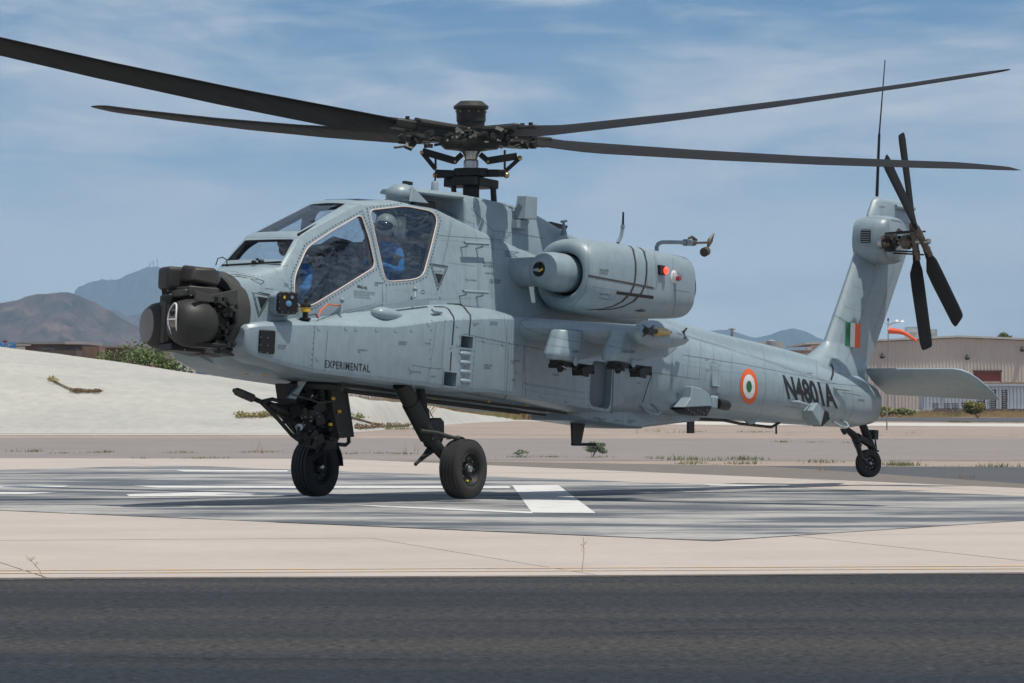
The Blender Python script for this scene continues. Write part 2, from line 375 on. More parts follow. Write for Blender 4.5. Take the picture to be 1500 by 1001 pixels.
for i in range(-9, 11):
    for j in range(-4, 12):
        c = [(i * SW + g_, j * SL + g_), ((i + 1) * SW - g_, j * SL + g_), ((i + 1) * SW - g_, (j + 1) * SL - g_), (i * SW + g_, (j + 1) * SL - g_)]
        pl = [(org[0] + x * dx_[0] + y * dy_[0], org[1] + x * dx_[1] + y * dy_[1]) for x, y in c]
        hull_pts = ap
        for a, b_ in zip(hull_pts, hull_pts[1:] + hull_pts[:1]):
            pl = clip(pl, a, b_)
            if len(pl) < 3: break
        if len(pl) < 3: continue
        if max(p_[1] for p_ in pl) < 27: continue
        dz = rnd.uniform(-.0012, .0012)
        Mb().prism([V((x, y, -.011)) for x, y in pl], (0, 0, .011 + dz)).build('concrete_slab', conc, apron, angle=30)
# worn painted pad and its white markings
sheet('landing_pad', [(1.61, 38.2), (7.98, 50.5), (-5.56, 77.9), (-13.7, 60.6)], .005, padm, kind='structure')
def mark(px, z=.009, m=whitem, nm='pad_marking'): return sheet(nm, [gp(*q) for q in px], z, m, kind='structure')
mark([(779, 752.3), (872.5, 753), (818, 712), (750, 712)])
mark([(500, 740), (780, 751), (780, 753.6), (560, 744)], .0095)
mark([(195, 712.6), (745, 713.2), (748, 716.4), (230, 715.6)])
mark([(-40, 712.4), (104, 712.8), (86, 715.8), (-40, 715.4)])
mark([(-40, 722), (84, 722.4), (40, 725), (-40, 725)])
mark([(185, 725.4), (300, 722), (492, 724), (400, 727.4), (190, 728.6)])
mark([(255, 689.4), (424, 689.8), (420, 692), (270, 691.8)])
mark([(1030, 710.6), (1165, 712.6), (1168, 714.2), (1040, 712.4)])
sheet('yellow_line', [(-16, 29.75), (16, 33.75), (16, 33.87), (-16, 29.87)], .003, yelm, kind='structure')
sheet('yellow_line', [(-16, 30.3), (16, 34.2), (16, 34.33), (-16, 30.43)], .003, yelm, kind='structure')
# old taxiway and further ground bands
sheet('taxiway', [gp(-300, 673), gp(1800, 673), gp(2600, 642), gp(-1100, 640)], -.026, taxi, kind='structure')
sheet('dark_taxiway', [gp(1095, 680.5), gp(1500, 707), gp(1900, 735), gp(2100, 684), gp(1500, 682.5)], -.021, darkasph, kind='structure')
sheet('pale_edge', [gp(-600, 637.5), gp(520, 636.5), gp(520, 635.4), gp(-600, 636)], -.02, pale_grav, kind='structure')
sheet('pale_strip', [gp(940, 621), gp(1900, 627), gp(2200, 624.2), gp(930, 616.5)], -.022, pale_grav, kind='structure')
sheet('far_road', [gp(1240, 616), gp(2200, 623), gp(2600, 612.5), gp(1250, 611)], -.018, darkasph, kind='structure')
# ---- sprayed concrete mound
rid = [(-30, 2.95), (-16.5, 2.68), (-10.7, 2.2), (-8.0, 1.9), (-6, 1.65), (-4, 1.35), (-2, .95), (-.6, .62), (.3, .3), (1.2, .05), (3, -.1)]
def lin(tab, x):
    if x <= tab[0][0]: return tab[0][1]
    for (a, c), (b, d) in zip(tab, tab[1:]):
        if x <= b: return c + (d - c) * (x - a) / (b - a)
    return tab[-1][1]
DM = 152.0
ridpx = [(-300, 488), (0, 508), (50, 514), (100, 520), (150, 527), (200, 535), (250, 542.5), (280, 547), (347, 555), (413, 565), (470, 575), (530, 583.5), (560, 587.5), (600, 591), (631, 595), (665, 602), (710, 608.5), (760, 614.5), (800, 617)]
basepx = [(-300, 633), (0, 633.5), (480, 634), (545, 630), (610, 624), (700, 618), (760, 616), (800, 617)]
b = Mb(); NX, NY = 220, 60; vs = []
for i in range(NX + 1):
    u = -300 + 1100 * i / NX
    vb = lin(basepx, u); yb = FPX * EYE / (vb - HOR); yr = yb + 13 - 7 * max(0, (u - 400) / 400)
    h = EYE + (HOR - lin(ridpx, u)) / FPX * yr
    for j in range(NY + 1):
        t = j / NY * 1.7; y = yb + (yr - yb) * t
        s_ = (sin(pi / 2 * min(1, t)) ** 1.25 if t < 1 else max(0, 1 - ((t - 1) / .7) ** 1.6))
        x = (u - 750) / FPX * y
        z = -.03 + (h + .03) * s_ + (.035 * noise.noise(V((x * .35, y * .30, 1))) + .012 * noise.noise(V((x * 1.3, y * 1.1, 4)))) * min(1, 3 * s_) * min(1, (h + .3))
        vs.append(V((x, y, z)))
b.add(vs, [(i * (NY + 1) + j, (i + 1) * (NY + 1) + j, (i + 1) * (NY + 1) + j + 1, i * (NY + 1) + j + 1) for i in range(NX) for j in range(NY)])
b.build('concrete_mound', bermm, None, angle=0, kind='structure')
bpy.context.view_layer.update()
# ---- mountains
def mountain(name, m, D, prof, depth, rough, seed, nx=260, ny=46, base=-3):
    us = [p_[0] for p_ in prof]; u0, u1 = us[0], us[-1]; vs = []
    for i in range(nx + 1):
        u = u0 + (u1 - u0) * i / nx
        hr = EYE + (HOR - lin(prof, u)) / FPX * D
        for j in range(ny + 1):
            t = j / ny * 1.5; y = D + depth * (t - 1); x = (u - 750) / FPX * D
            s_ = t if t < 1 else max(0, 1 - (t - 1) * 1.6)
            f = D / 6000
            rg_ = 1 - abs(noise.fractal(V((x / (190 * f), y / (420 * f), seed)), .7, 2.1, 6)) * rough * (1.5 - .6 * s_) * (.15 if abs(t - 1) < .02 else 1)
            z = base + (hr - base) * max(0, s_) ** .9 * rg_ + (hr * .012) * noise.noise(V((x / (14 * f), y / (14 * f), seed))) * s_
            vs.append(V((x, y, z)))
    Mb().add(vs, [(i * (ny + 1) + j, (i + 1) * (ny + 1) + j, (i + 1) * (ny + 1) + j + 1, i * (ny + 1) + j + 1) for i in range(nx) for j in range(ny)]).build(name, m, None, angle=0, weld=False, kind='structure')
rock = mat('desert_rock', (.105, .066, .055), 1, col2=(.038, .031, .029), vscale=.012, detail=12, speck=(.05, .55), lo=.36, hi=.64)
rock2 = mat('far_rock', (.09, .08, .07), 1, col2=(.06, .055, .05), vscale=.004, detail=10, speck=(.02, .2))
mountain('brown_hill', rock, 5200, [(-330, 470), (-200, 452), (-90, 452), (0, 443), (35, 431), (70, 427), (100, 423.5), (125, 432), (160, 449), (190, 470), (215, 487), (240, 505), (270, 520), (300, 530)], 700, .45, 3.2)
mountain('far_mountain', rock2, 13000, [(60, 520), (95, 440), (112, 421), (128, 411), (150, 406), (172, 406), (200, 394), (215, 387), (232, 385.5), (250, 396), (275, 412), (300, 425), (330, 440), (370, 470), (420, 500)], 2600, .35, 8.1)
mountain('middle_hill', rock, 8500, [(120, 520), (150, 455), (167, 449), (185, 462), (200, 457), (230, 448), (255, 442), (280, 452), (320, 475), (370, 505)], 900, .45, 5.5)
mountain('far_range', rock2, 12500, [(930, 520), (1000, 490), (1040, 483), (1065, 480), (1090, 487), (1108, 491), (1130, 486), (1145, 481), (1162, 477), (1180, 482), (1200, 492), (1225, 500), (1260, 510), (1320, 520)], 1800, .35, 1.4)
mast_m = mat('mast_grey', (.25, .25, .26), .6)
for u, v0, v1, lab in ((220, 387, 384, 'tiny mast at the left end of the row on the blue peak'), (224.5, 386, 381.5, 'middle mast of the three on the blue peak'), (230.5, 387, 378, 'tallest mast, rightmost on the blue peak')):
    p0, p1 = WD(u, v0 + 3, 13000), WD(u, v1, 13000)
    m_ = Mb(); wd = 2.2; ht = p1.z - p0.z
    for sx_, sy_ in ((-1, -1), (1, -1), (1, 1), (-1, 1)): m_.bar(p0 + V((sx_ * wd, sy_ * wd, -10)), p0 + V((sx_ * wd * .3, sy_ * wd * .3, ht)), .5, .5)
    for k in range(7):
        z_k = ht * k / 7; ww = wd * (1 - .7 * k / 7)
        m_.box(p0 + V((0, 0, z_k)), (ww * 2, .4, .4)).box(p0 + V((0, 0, z_k)), (.4, ww * 2, .4))
    m_.lathe([(0, .4), (.6, 1.6)], p0 + V((0, -2, ht * .6)), (0, -1, 0), 10)
    tag(m_.build('radio_mast', mast_m, None), lab, 'mast', 'radio masts on the far peak')
# ============================================================ vegetation
def leaf_mat(n, c, c2): return mat(n, c, .75, col2=c2, vscale=2.5, detail=3)
lf_green = leaf_mat('mesquite_leaf', (.15, .20, .06), (.08, .12, .035))
lf_weed = leaf_mat('weed_leaf', (.22, .25, .09), (.14, .16, .06))
lf_dry = leaf_mat('dry_grass', (.46, .33, .17), (.34, .22, .10))
lf_sage = leaf_mat('sage_leaf', (.27, .32, .22), (.16, .20, .12))
lf_yel = leaf_mat('brittle_bush_leaf', (.34, .30, .11), (.22, .20, .07))
lf_brown = leaf_mat('dead_leaf', (.26, .16, .09), (.14, .10, .06))
stem_m = mat('dry_stem', (.22, .15, .09), .9, var=.3)
def leaves(b, c, r, n, size, rn, flat=1.0, up=.3):
    for _ in range(n):
        th = rn.uniform(0, 2 * pi); ph = math.acos(rn.uniform(-1, 1)); rr = rn.random() ** .45
        p = V(c) + V((r[0] * rr * sin(ph) * cos(th), r[1] * rr * sin(ph) * sin(th), r[2] * rr * cos(ph)))
        if p.z < -.02: continue
        a = V((rn.uniform(-1, 1), rn.uniform(-1, 1), rn.uniform(-.4, 1) + up)).normalized(); s_ = a.cross(V((rn.uniform(-1, 1), rn.uniform(-1, 1), rn.uniform(-1, 1)))).normalized()
        l = size * rn.uniform(.6, 1.5); w_ = l * .42
        b.add([p - a * l * .5, p + s_ * w_ * .5, p + a * l * .5, p - s_ * w_ * .5], [(0, 1, 2, 3)])
def shrub(name, label, pos, w_, h, m, n, size, seed, cat='bush', group=None, clumps=7, stems=6):
    rn = random.Random(seed); e = empty(name, pos, label, cat, group); b = Mb()
    for k in range(clumps):
        a = rn.uniform(0, 2 * pi); d = rn.uniform(.1, .75)
        cz = rn.uniform(.3, .78) * h; c = (cos(a) * d * w_ / 2, sin(a) * d * w_ / 2, cz); rr = rn.uniform(.22, .42)
        leaves(b, c, (w_ * rr * .62, w_ * rr * .62, h * rr * .62), n // clumps, size, rn)
    b.build('foliage', m, e, angle=0, weld=False, kind='stuff')
    s = Mb()
    for k in range(stems):
        a = rn.uniform(0, 2 * pi); t = V((cos(a) * w_ * .32, sin(a) * w_ * .32, h * rn.uniform(.5, .85))); s.tube([V((0, 0, -.05)), t * .5 + V((0, 0, h * .08)), t], [.02 * h, .014 * h, .006 * h], 5)
    s.build('stem', stem_m, e, weld=False, kind='stuff'); return e
def grass(name, m, patches, seed, hgt=(.04, .12), per=260, wd=.007):
    rn = random.Random(seed); b = Mb(); hgt = (hgt[0] * .65, hgt[1] * .65)
    for (x0, x1, y0, y1, hm, dens) in patches:
        nclump = max(1, int((x1 - x0) * 5 * dens))
        for _ in range(nclump):
            cx = rn.uniform(x0, x1); cy = rn.uniform(y0, y1); k = rn.uniform(.35, 1)
            for _ in range(int(per * k / 10)):
                x = cx + rn.gauss(0, .11); y = cy + rn.gauss(0, .3); h = rn.uniform(*hgt) * hm * k; a = rn.uniform(0, pi); ln = rn.gauss(0, .35)
                w_ = wd * rn.uniform(.6, 1.6); dx, dy = cos(a) * w_, sin(a) * w_
                b.add([(x - dx, y - dy, -.02), (x + dx, y + dy, -.02), (x + ln * h + dx * .3, y + dy * .3, h - .02)], [(0, 1, 2)])
    return b.build(name, m, None, angle=0, weld=False, kind='stuff')
def pp(u0, u1, v, dv=.9, hm=1, dens=1):
    a, b = G(v, u0), G(v - dv, u1); return (a.x, b.x, a.y, b.y, hm, dens)
lab = {}
g1 = grass('green_weeds', lf_weed, [pp(4, 80, 661, hm=1.2), pp(85, 125, 663.5), pp(130, 192, 662), pp(225, 300, 662.5, hm=.9), pp(320, 410, 662), pp(190, 325, 671, .8, .8), pp(505, 620, 664), pp(620, 700, 663, hm=1, dens=.6), pp(732, 800, 669, hm=1), pp(800, 960, 669, 1, .7, .6), pp(985, 1112, 673, 1.6, 1.6, 1.7), pp(1000, 1100, 679, 1.6, 1.2, 1.2), pp(940, 985, 671, 1), pp(1190, 1240, 677, 1, 1.3), pp(1240, 1300, 679, 1, 1), pp(1300, 1385, 681, 1, 1.6, 1.3), pp(1398, 1485, 683, 1, 1.3, 1.2), pp(1150, 1240, 648, 2, 1.0, .8), pp(1000, 1120, 633, 2, 1.0, .7), pp(480, 520, 632.5, 1, 2), pp(560, 640, 629, 1, 3.5, 1.4), pp(1400, 1500, 619, 1, 2)], 5, per=340)
g2 = grass('dry_grass', lf_dry, [pp(20, 400, 663, 2, 3.6, .10), pp(420, 700, 664, 2, 3.8, .16), pp(700, 1000, 669, 2, 2.2, .07), pp(1190, 1290, 690, 2, 3, .12), pp(1100, 1500, 640, 6, 2, .2), pp(930, 1060, 634, 3, 3.0, .8), pp(1395, 1420, 700, 2, 1.6, .2)], 8, (.04, .16), 150, .004)
def brush(nm, u0, u1, d0, d1, n, hh, m, seed, wd=.02):
    rn = random.Random(seed); b = Mb()
    for _ in range(n):
        d = rn.uniform(d0, d1); x = (rn.uniform(u0, u1) - 750) / FPX * d; k = rn.uniform(.45, 1)
        if noise.noise(V((x * .4, d * .25, seed))) < -.05: continue
        for _ in range(16):
            px, py = x + rn.gauss(0, .22), d + rn.gauss(0, .3); h = hh * k * rn.uniform(.4, 1.1); ln = rn.gauss(0, .4) * h
            b.add([(px - wd, py, -.03), (px + wd, py, -.03), (px + ln, py, h)], [(0, 1, 2)])
    return b.build(nm, m, None, angle=0, weld=False, kind='stuff')
brush('dry_brush', 430, 610, 172, 190, 700, 1.25, lf_dry, 3, .03); brush('dry_brush', 590, 795, 206, 222, 1600, 1.25, lf_dry, 3, .03); brush('brown_brush', 590, 790, 208, 226, 600, 1.15, lf_brown, 33, .03); brush('green_brush', 500, 760, 204, 212, 60, .7, lf_weed, 13)
brush('dry_brush', 1030, 1560, 232, 262, 1500, .24, lf_dry, 4, .03); brush('green_brush', 1180, 1560, 236, 250, 60, .28, lf_weed, 14, .03); brush('brown_brush', 1050, 1560, 236, 285, 1100, .20, lf_brown, 24, .03)
brush('dry_brush', 130, 170, 172, 190, 120, 1.3, lf_dry, 6)
# silvery bush by the belly antenna, desert bushes, mesquites behind the mound
shrub('sage_bush', 'small silvery sage bush growing in the cracked edge under the belly antenna', G(668, 867), .62, .27, lf_sage, 1500, .045, 2)
shrub('sage_bush', 'tiny pale weed clump just right of the near main wheel', G(668, 762), .35, .12, lf_sage, 400, .04, 7, 'weed')
shrub('desert_bush', 'round yellow green bush on the bare ground under the stabilator tip', G(612, 1432), 1.5, .85, lf_yel, 3600, .13, 3, group='desert bushes beyond the far road')
shrub('desert_bush', 'low green bush left of the round yellow green one beyond the far road', G(611, 1318), 1.8, .42, lf_weed, 1500, .12, 4, group='desert bushes beyond the far road')
shrub('desert_bush', 'pale low bush just right of the tail wheel leg beyond the far road', G(611, 1293), 1.3, .5, lf_yel, 1200, .12, 5, group='desert bushes beyond the far road')
for i, (u, d, w_, h, m, lab_) in enumerate(((203, 190, 3.2, 2.55, lf_green, 'tall bright green mesquite in the middle of the clump left of the nose'), (178, 196, 2.2, 1.7, lf_weed, 'shorter mesquite left of the tallest one behind the mound'), (232, 186, 2.4, 2.0, lf_green, 'mesquite touching the sight turret in view, right end of the clump'), (218, 182, 2.0, 1.5, lf_brown, 'brownish half dead bush in front of the green clump'), (160, 188, 1.6, 1.35, lf_dry, 'straw coloured bush at the left end of the clump behind the mound'), (192, 181, 1.6, 1.5, lf_brown, 'reddish brown bush below the tallest green mesquite'))):
    shrub('mesquite_bush', lab_, V(((u - 750) / FPX * d, d, 0)), w_ * 1.15, h + .95, m, 5200, .14, 40 + i, group='bushes behind the mound', clumps=12)
# dead plants lying on the mound
msh = bvh_of([bpy.data.objects['concrete_mound']])
def on_mound(u, v):
    d = V(((u - 750) / FPX, 1, (HOR - v) / FPX)).normalized(); h = msh.ray_cast(V((0, 0, EYE)) + d * 100, d); return h[0] or G(v, u)
def dead(label, px, m, seed, hh=.10):
    rn = random.Random(seed); pts = [on_mound(u, v) for u, v in px]; c = pts[0].copy(); e = empty('dead_plant', c, label, 'plant'); b = Mb()
    for a, q in zip(pts, pts[1:]):
        for k in range(10):
            t = rn.random(); leaves(b, a.lerp(q, t) - c + V((0, 0, hh * .5)), (.14, .3, hh), 22, .09, rn)
    b.build('foliage', m, e, angle=0, weld=False, kind='stuff'); s = Mb().tube([p_ - c + V((0, 0, .05)) for p_ in pts], .03, 5); s.build('stem', stem_m, e)
dead('long dry olive branch lying alone high on the pale mound', [(73, 556.5), (88, 565), (100, 571), (112, 573.5)], lf_yel, 1)
dead('reddish dry twig continuing right from the olive branch on the mound', [(104, 573), (118, 574), (130, 575), (146, 574.5)], lf_brown, 2, .06)
dead('low dry creeper on the mound just behind the gun barrel', [(345, 611), (370, 612), (395, 610), (425, 612)], lf_yel, 3, .12)
dead('olive weeds growing from a crack in the mound right of the gun', [(505, 612), (525, 616), (545, 622), (560, 624)], lf_weed, 4, .16)
dead('dry weeds along the foot of the mound behind the landing gear leg', [(520, 628), (540, 628), (570, 626), (600, 625)], lf_brown, 5, .10)
def stalk(label, u, v0, v1, lean, cat='weed'):
    g = G(v0, u); d = g.y; h = (v0 - v1) / FPX * d; e = empty('dry_stalk', g, label, cat); rn = random.Random(int(u))
    t = V((lean, 0, h)); Mb().tube([(0, 0, -.02), t * .5 + V((.01, 0, 0)), t], [.0025, .002, .0015], 5).build('stem', lf_dry, e)
    b = Mb()
    for k in range(7):
        q = t * rn.uniform(.55, 1); b.tube([q, q + V((rn.uniform(-.03, .03), 0, rn.uniform(.0, .03)))], .0012, 4)
        b.ell(q + V((rn.uniform(-.03, .03), 0, .02)), (.003,) * 3, su=5, sv=4)
    b.build('seed_heads', lf_dry, e, kind='stuff')
stalk('single thin dry stalk leaning left at the apron edge, lower left', 66, 848, 819, -.10)
stalk('upright dry stalk with a seed head at the apron edge near the middle', 852, 837, 788, .01)
# ============================================================ structures far off
brick_m = mat('brown_brick', (.21, .13, .085), .9, var=.18, vscale=.8)
brick_d = mat('dark_brown_wall', (.10, .07, .055), .9, var=.15)
stucco = mat('pale_stucco', (.45, .42, .37), .9, var=.08)
grey_roof = mat('grey_roof', (.30, .29, .28), .9, var=.1)
winm = mat('far_window', (.12, .14, .17), .25, var=.2)
bluel = mat('blue_letters', (.01, .25, .62), .5)
DB = 340
def fbox(u0, u1, v0, v1, d, dep, zb=None):
    a, b = WD(u0, v0, d), WD(u1, v1, d); z0 = b.z if zb is None else zb
    return Mb().box(((a.x + b.x) / 2, d + dep / 2, (a.z + z0) / 2), (b.x - a.x, dep, a.z - z0))
bl_ = empty('brick_building', WD(100, 580, DB), 'low brown brick building with pale parapets beyond the mound at far left', 'building')
def childw(o, par): o.parent = par; o.matrix_parent_inverse = par.matrix_world.inverted(); return o
bpy.context.view_layer.update()
childw(fbox(45, 120, 504, 560, DB, 14, 0).build('brick_wall', brick_m), bl_)
childw(fbox(120, 146, 508, 560, DB, 14, 0).build('brick_wall', brick_m), bl_)
childw(fbox(14, 46, 506.5, 560, DB + 1, 12, 0).build('brick_wall', brick_m), bl_)
childw(fbox(12, 122, 500.3, 504.2, DB - .3, 15).build('parapet', grey_roof), bl_)
childw(fbox(95, 121, 500.8, 504.6, DB - .6, 4).build('parapet', stucco), bl_)
childw(fbox(24, 45, 503.2, 506.7, DB - .3, 4).build('parapet', stucco), bl_)
childw(fbox(52, 112, 513, 560, DB - 5, 5, 0).build('lower_wall', brick_d), bl_)
for u0, u1, v0, v1 in ((60.5, 64, 508.7, 511), (65.5, 68, 508.9, 511), (69, 74, 508, 511), (75.5, 79, 509, 511.5), (105, 107, 509, 511.3), (109, 115, 508.6, 511.6)):
    w_ = childw(fbox(u0, u1, v0, v1, DB - .12, .14).build('window', winm), bl_)
    childw(fbox(u0 - .6, u1 + .6, v1, v1 + .5, DB - .3, .3).build('sill', stucco), w_)
childw(fbox(22, 35, 508, 514, DB - 1.5, 1).build('banner', stucco), bl_)
b2 = empty('long_building', WD(180, 580, 380), 'long pale grey flat roofed building between the brick one and the nose', 'building'); bpy.context.view_layer.update()
childw(fbox(121, 262, 507, 570, 380, 20, 0).build('wall', stucco), b2)
childw(fbox(119, 264, 505.2, 507.4, 379.6, 21).build('roof_edge', grey_roof), b2)
for u in (150, 176, 206, 228): childw(fbox(u, u + 4, 511, 514.5, 379.9, .1).build('window', winm), b2)
b3 = empty('brick_annex', WD(150, 580, 345), 'narrow brown annex right of the brick building behind the bushes', 'building'); bpy.context.view_layer.update()
childw(fbox(146, 184, 510.5, 570, 345, 9, 0).build('wall', brick_m), b3); childw(fbox(145, 185, 509.6, 510.7, 344.7, 9.6).build('roof_edge', brick_d), b3)
def text_mesh(s, name='lettering', bold=0.0, space=1.0):
    c = bpy.data.curves.new(name, 'FONT'); c.body = s; c.size = 1; c.offset = bold; c.resolution_u = 4; c.space_character = space
    o = bpy.data.objects.new('t', c); COL.objects.link(o); bpy.context.view_layer.update()
    me = bpy.data.meshes.new_from_object(o.evaluated_get(bpy.context.evaluated_depsgraph_get())); bpy.data.objects.remove(o)
    vs = [(v.co.x, v.co.y) for v in me.vertices]; fs = [tuple(p.vertices) for p in me.polygons]; bpy.data.meshes.remove(me); return vs, fs
vs, fs = text_mesh('AICE', bold=.03); X0, X1 = min(v[0] for v in vs), max(v[0] for v in vs); Y0, Y1 = min(v[1] for v in vs), max(v[1] for v in vs)
s = Mb(); a, b = WD(-3, 509.5, DB - 8), WD(23.5, 501.8, DB - 8)
for y in (0,): s.add([V((a.x + (x - X0) / (X1 - X0) * (b.x - a.x), a.y + y, a.z + (q - Y0) / (Y1 - Y0) * (b.z - a.z))) for x, q in vs], fs)
sg = s.build('rooftop_sign', bluel, None, angle=0, weld=False); tag(sg, 'big blue letters of a sign at the extreme left above the mound', 'sign')
Mb().box(WD(7, 500.5, DB - 8), (.28, .2, .13)).build('sign_ornament', mat('dark_red_sign', (.22, .02, .03), .5), None)
so_ = bpy.data.objects['sign_ornament']; so_.scale = (1, 1, 1)
bpy.data.objects.remove(so_)
cr_ = Mb()
for u, v in ((5.2, 500.4), (7.6, 499.6), (10, 500.4)): cr_.box(WD(u, v, DB - 8), (.10, .2, .09))
cr_.box(WD(7.6, 501.4, DB - 8), (.28, .2, .05)); o = cr_.build('crown', mat('dark_red_sign', (.22, .02, .03), .5), None); childw(o, sg)
o_ = Mb()
for u in (2, 18): o_.box(WD(u, 514, DB - 7.8), (.12, .12, .55))
childw(o_.build('sign_legs', mast_m, None, kind='stuff'), sg)
# chain link fence along the back of the mound
fm = mat('galvanised_steel', (.30, .32, .34), .5, metal=.6, var=.2)
def fence(label, u0, u1, d, h, step, zb=0):
    e = empty('chain_fence', V(((u0 - 750) / FPX * d, d, zb)), label, 'fence'); x0 = (u0 - 750) / FPX * d; x1 = (u1 - 750) / FPX * d; n_ = int((x1 - x0) / step)
    for k in range(n_ + 1): Mb().tube([(k * step, 0, -.1), (k * step, 0, h)], .035, 6).build('post', fm, e)
    Mb().tube([(0, 0, h), (x1 - x0, 0, h)], .022, 5).build('top_rail', fm, e)
    w_ = Mb(); L = x1 - x0; k = 0; s_ = .16
    while k * s_ < L + h:
        for sg_ in (1, -1):
            xa = k * s_ - (h if sg_ > 0 else 0); xb = xa + h; za, zb_ = (0, h) if sg_ > 0 else (h, 0)
            if xb > 0 and xa < L:
                if xa < 0: za += (zb_ - za) * (-xa) / h; xa = 0
                if xb > L: zb_ = za + (zb_ - za) * (L - xa) / (xb - xa); xb = L
                w_.add([(xa, 0, za - .005), (xb, 0, zb_ - .005), (xb, 0, zb_ + .005), (xa, 0, za + .005)], [(0, 1, 2, 3)])
        k += 1
    w_.build('mesh_wire', fm, e, weld=False, angle=0, kind='stuff')
fence('chain link fence showing between the mound crest and the belly', 130, 620, 176, 1.5, 1.25)
fence('chain link fence in front of the stacked racks at far right', 1240, 1560, 300, 1.6, 3)
blk = mat('dim_blue_grey', (.25, .29, .34), .7, var=.2)
for k, (u0, u1, v0, v1, lab_) in enumerate(((300, 330, 549, 560, 'grey crate seen behind the fence just right of the nose'), (338, 352, 548, 562, 'small blue grey crate behind the fence'), (372, 402, 553, 570, 'long blue grey crate behind the fence left of the gun'))):
    e = tag(fbox(u0, u1, v0, v1, 196, 1.2, 0).build('storage_crate', blk, None, bevel=.03), lab_, 'crate')
# ---- big corrugated hangar at right
DH = 335
hang = empty('metal_warehouse', V(((1400 - 750) / FPX * DH, DH, 0)), 'long beige corrugated metal warehouse with a red roller door behind the stabilator', 'warehouse'); bpy.context.view_layer.update()
beige = mat('beige_steel_siding', (.54, .475, .42), .7, var=.06, vscale=.3, stretch=(1, 1, .1))
def hx(u, d=DH): return (u - 750) / FPX * d
def roof_z(u): return EYE + (HOR - lin([(1000, 515), (1200, 505), (1405, 495.5), (1600, 503), (1800, 512)], u)) / FPX * DH
w_ = Mb(); u = 1188; x = hx(u); X1 = hx(1640); pts = []
pitch = .24
while x < X1:
    pts += [(x, 0), (x + .14, 0), (x + .165, -.04), (x + .215, -.04), (x + pitch, 0)]; x += pitch
def over(x): return hx(1425) < x < hx(1467)
vs = []; fs = []
for x, dy in pts:
    zt_ = roof_z(750 + x / DH * FPX); vs += [(x, DH + dy, -.03), (x, DH + dy, zt_)]
w_.add(vs, [(2 * i, 2 * i + 2, 2 * i + 3, 2 * i + 1) for i in range(len(pts) - 1)])
childw(w_.build('corrugated_wall', beige, None, angle=20), hang)
rf_ = Mb()
for ua, ub in ((1180, 1405), (1405, 1648)):
    a, b = V((hx(ua), DH - .3, roof_z(ua) + .05)), V((hx(ub), DH - .3, roof_z(ub) + .05)); rf_.hexa([a, b, b + V((0, 24, 0)), a + V((0, 24, 0)), a + V((0, 0, .14)), b + V((0, 0, .14)), b + V((0, 24, .14)), a + V((0, 24, .14))])
childw(rf_.build('roof', mat('roof_trim', (.50, .48, .44), .6, var=.1), None), hang)
childw(Mb().box(((hx(1188) + hx(1640)) / 2, DH + 12, 2.0), (hx(1640) - hx(1188) - .4, 23.2, 4)).build('rear_wall', beige, None), hang)
redd = mat('red_door', (.20, .035, .025), .6, var=.1)
zt_, zb_ = EYE + (HOR - 544.5) / FPX * DH, EYE + (HOR - 562) / FPX * DH
dr_ = childw(Mb().box(((hx(1426) + hx(1466)) / 2, DH - .06, zb_ / 2 + zt_ / 2), (hx(1466) - hx(1426), .08, zt_ - zb_)).build('roller_door', redd, None), hang)
childw(Mb().box(((hx(1426) + hx(1466)) / 2, DH - .12, zt_ + .04), (hx(1466) - hx(1426) + .16, .16, .1)).build('door_frame', brick_d, None), hang)
for k in range(5): childw(Mb().box(((hx(1426) + hx(1466)) / 2, DH - .11, zb_ + (zt_ - zb_) * (k + .5) / 5), (hx(1466) - hx(1426) - .05, .02, .02)).build('door_rib', brick_d, None), dr_)
childw(Mb().box((hx(1410), DH - .3, EYE + (HOR - 575.5) / FPX * DH + .72), (hx(1486) - hx(1380), 1.2, .10)).build('canopy_shelf', mat('white_shelf', (.6, .6, .58), .6), None), hang)
for u_, v_, lb in ((1416.5, 524, 1), (1292, 522, 0), (1497, 512, 2)):
    q = V((hx(u_), DH - .3, EYE + (HOR - v_) / FPX * DH)); l_ = childw(Mb().lathe([(0, .05), (.1, .14), (.22, .16)], q + V((0, .1, .1)), (0, -.5, -1), 12).build('wall_lamp', black, None), hang)
    childw(Mb().tube([q + V((0, .1, .1)), q + V((0, .3, .2))], .04, 6).build('bracket', black, None), l_)
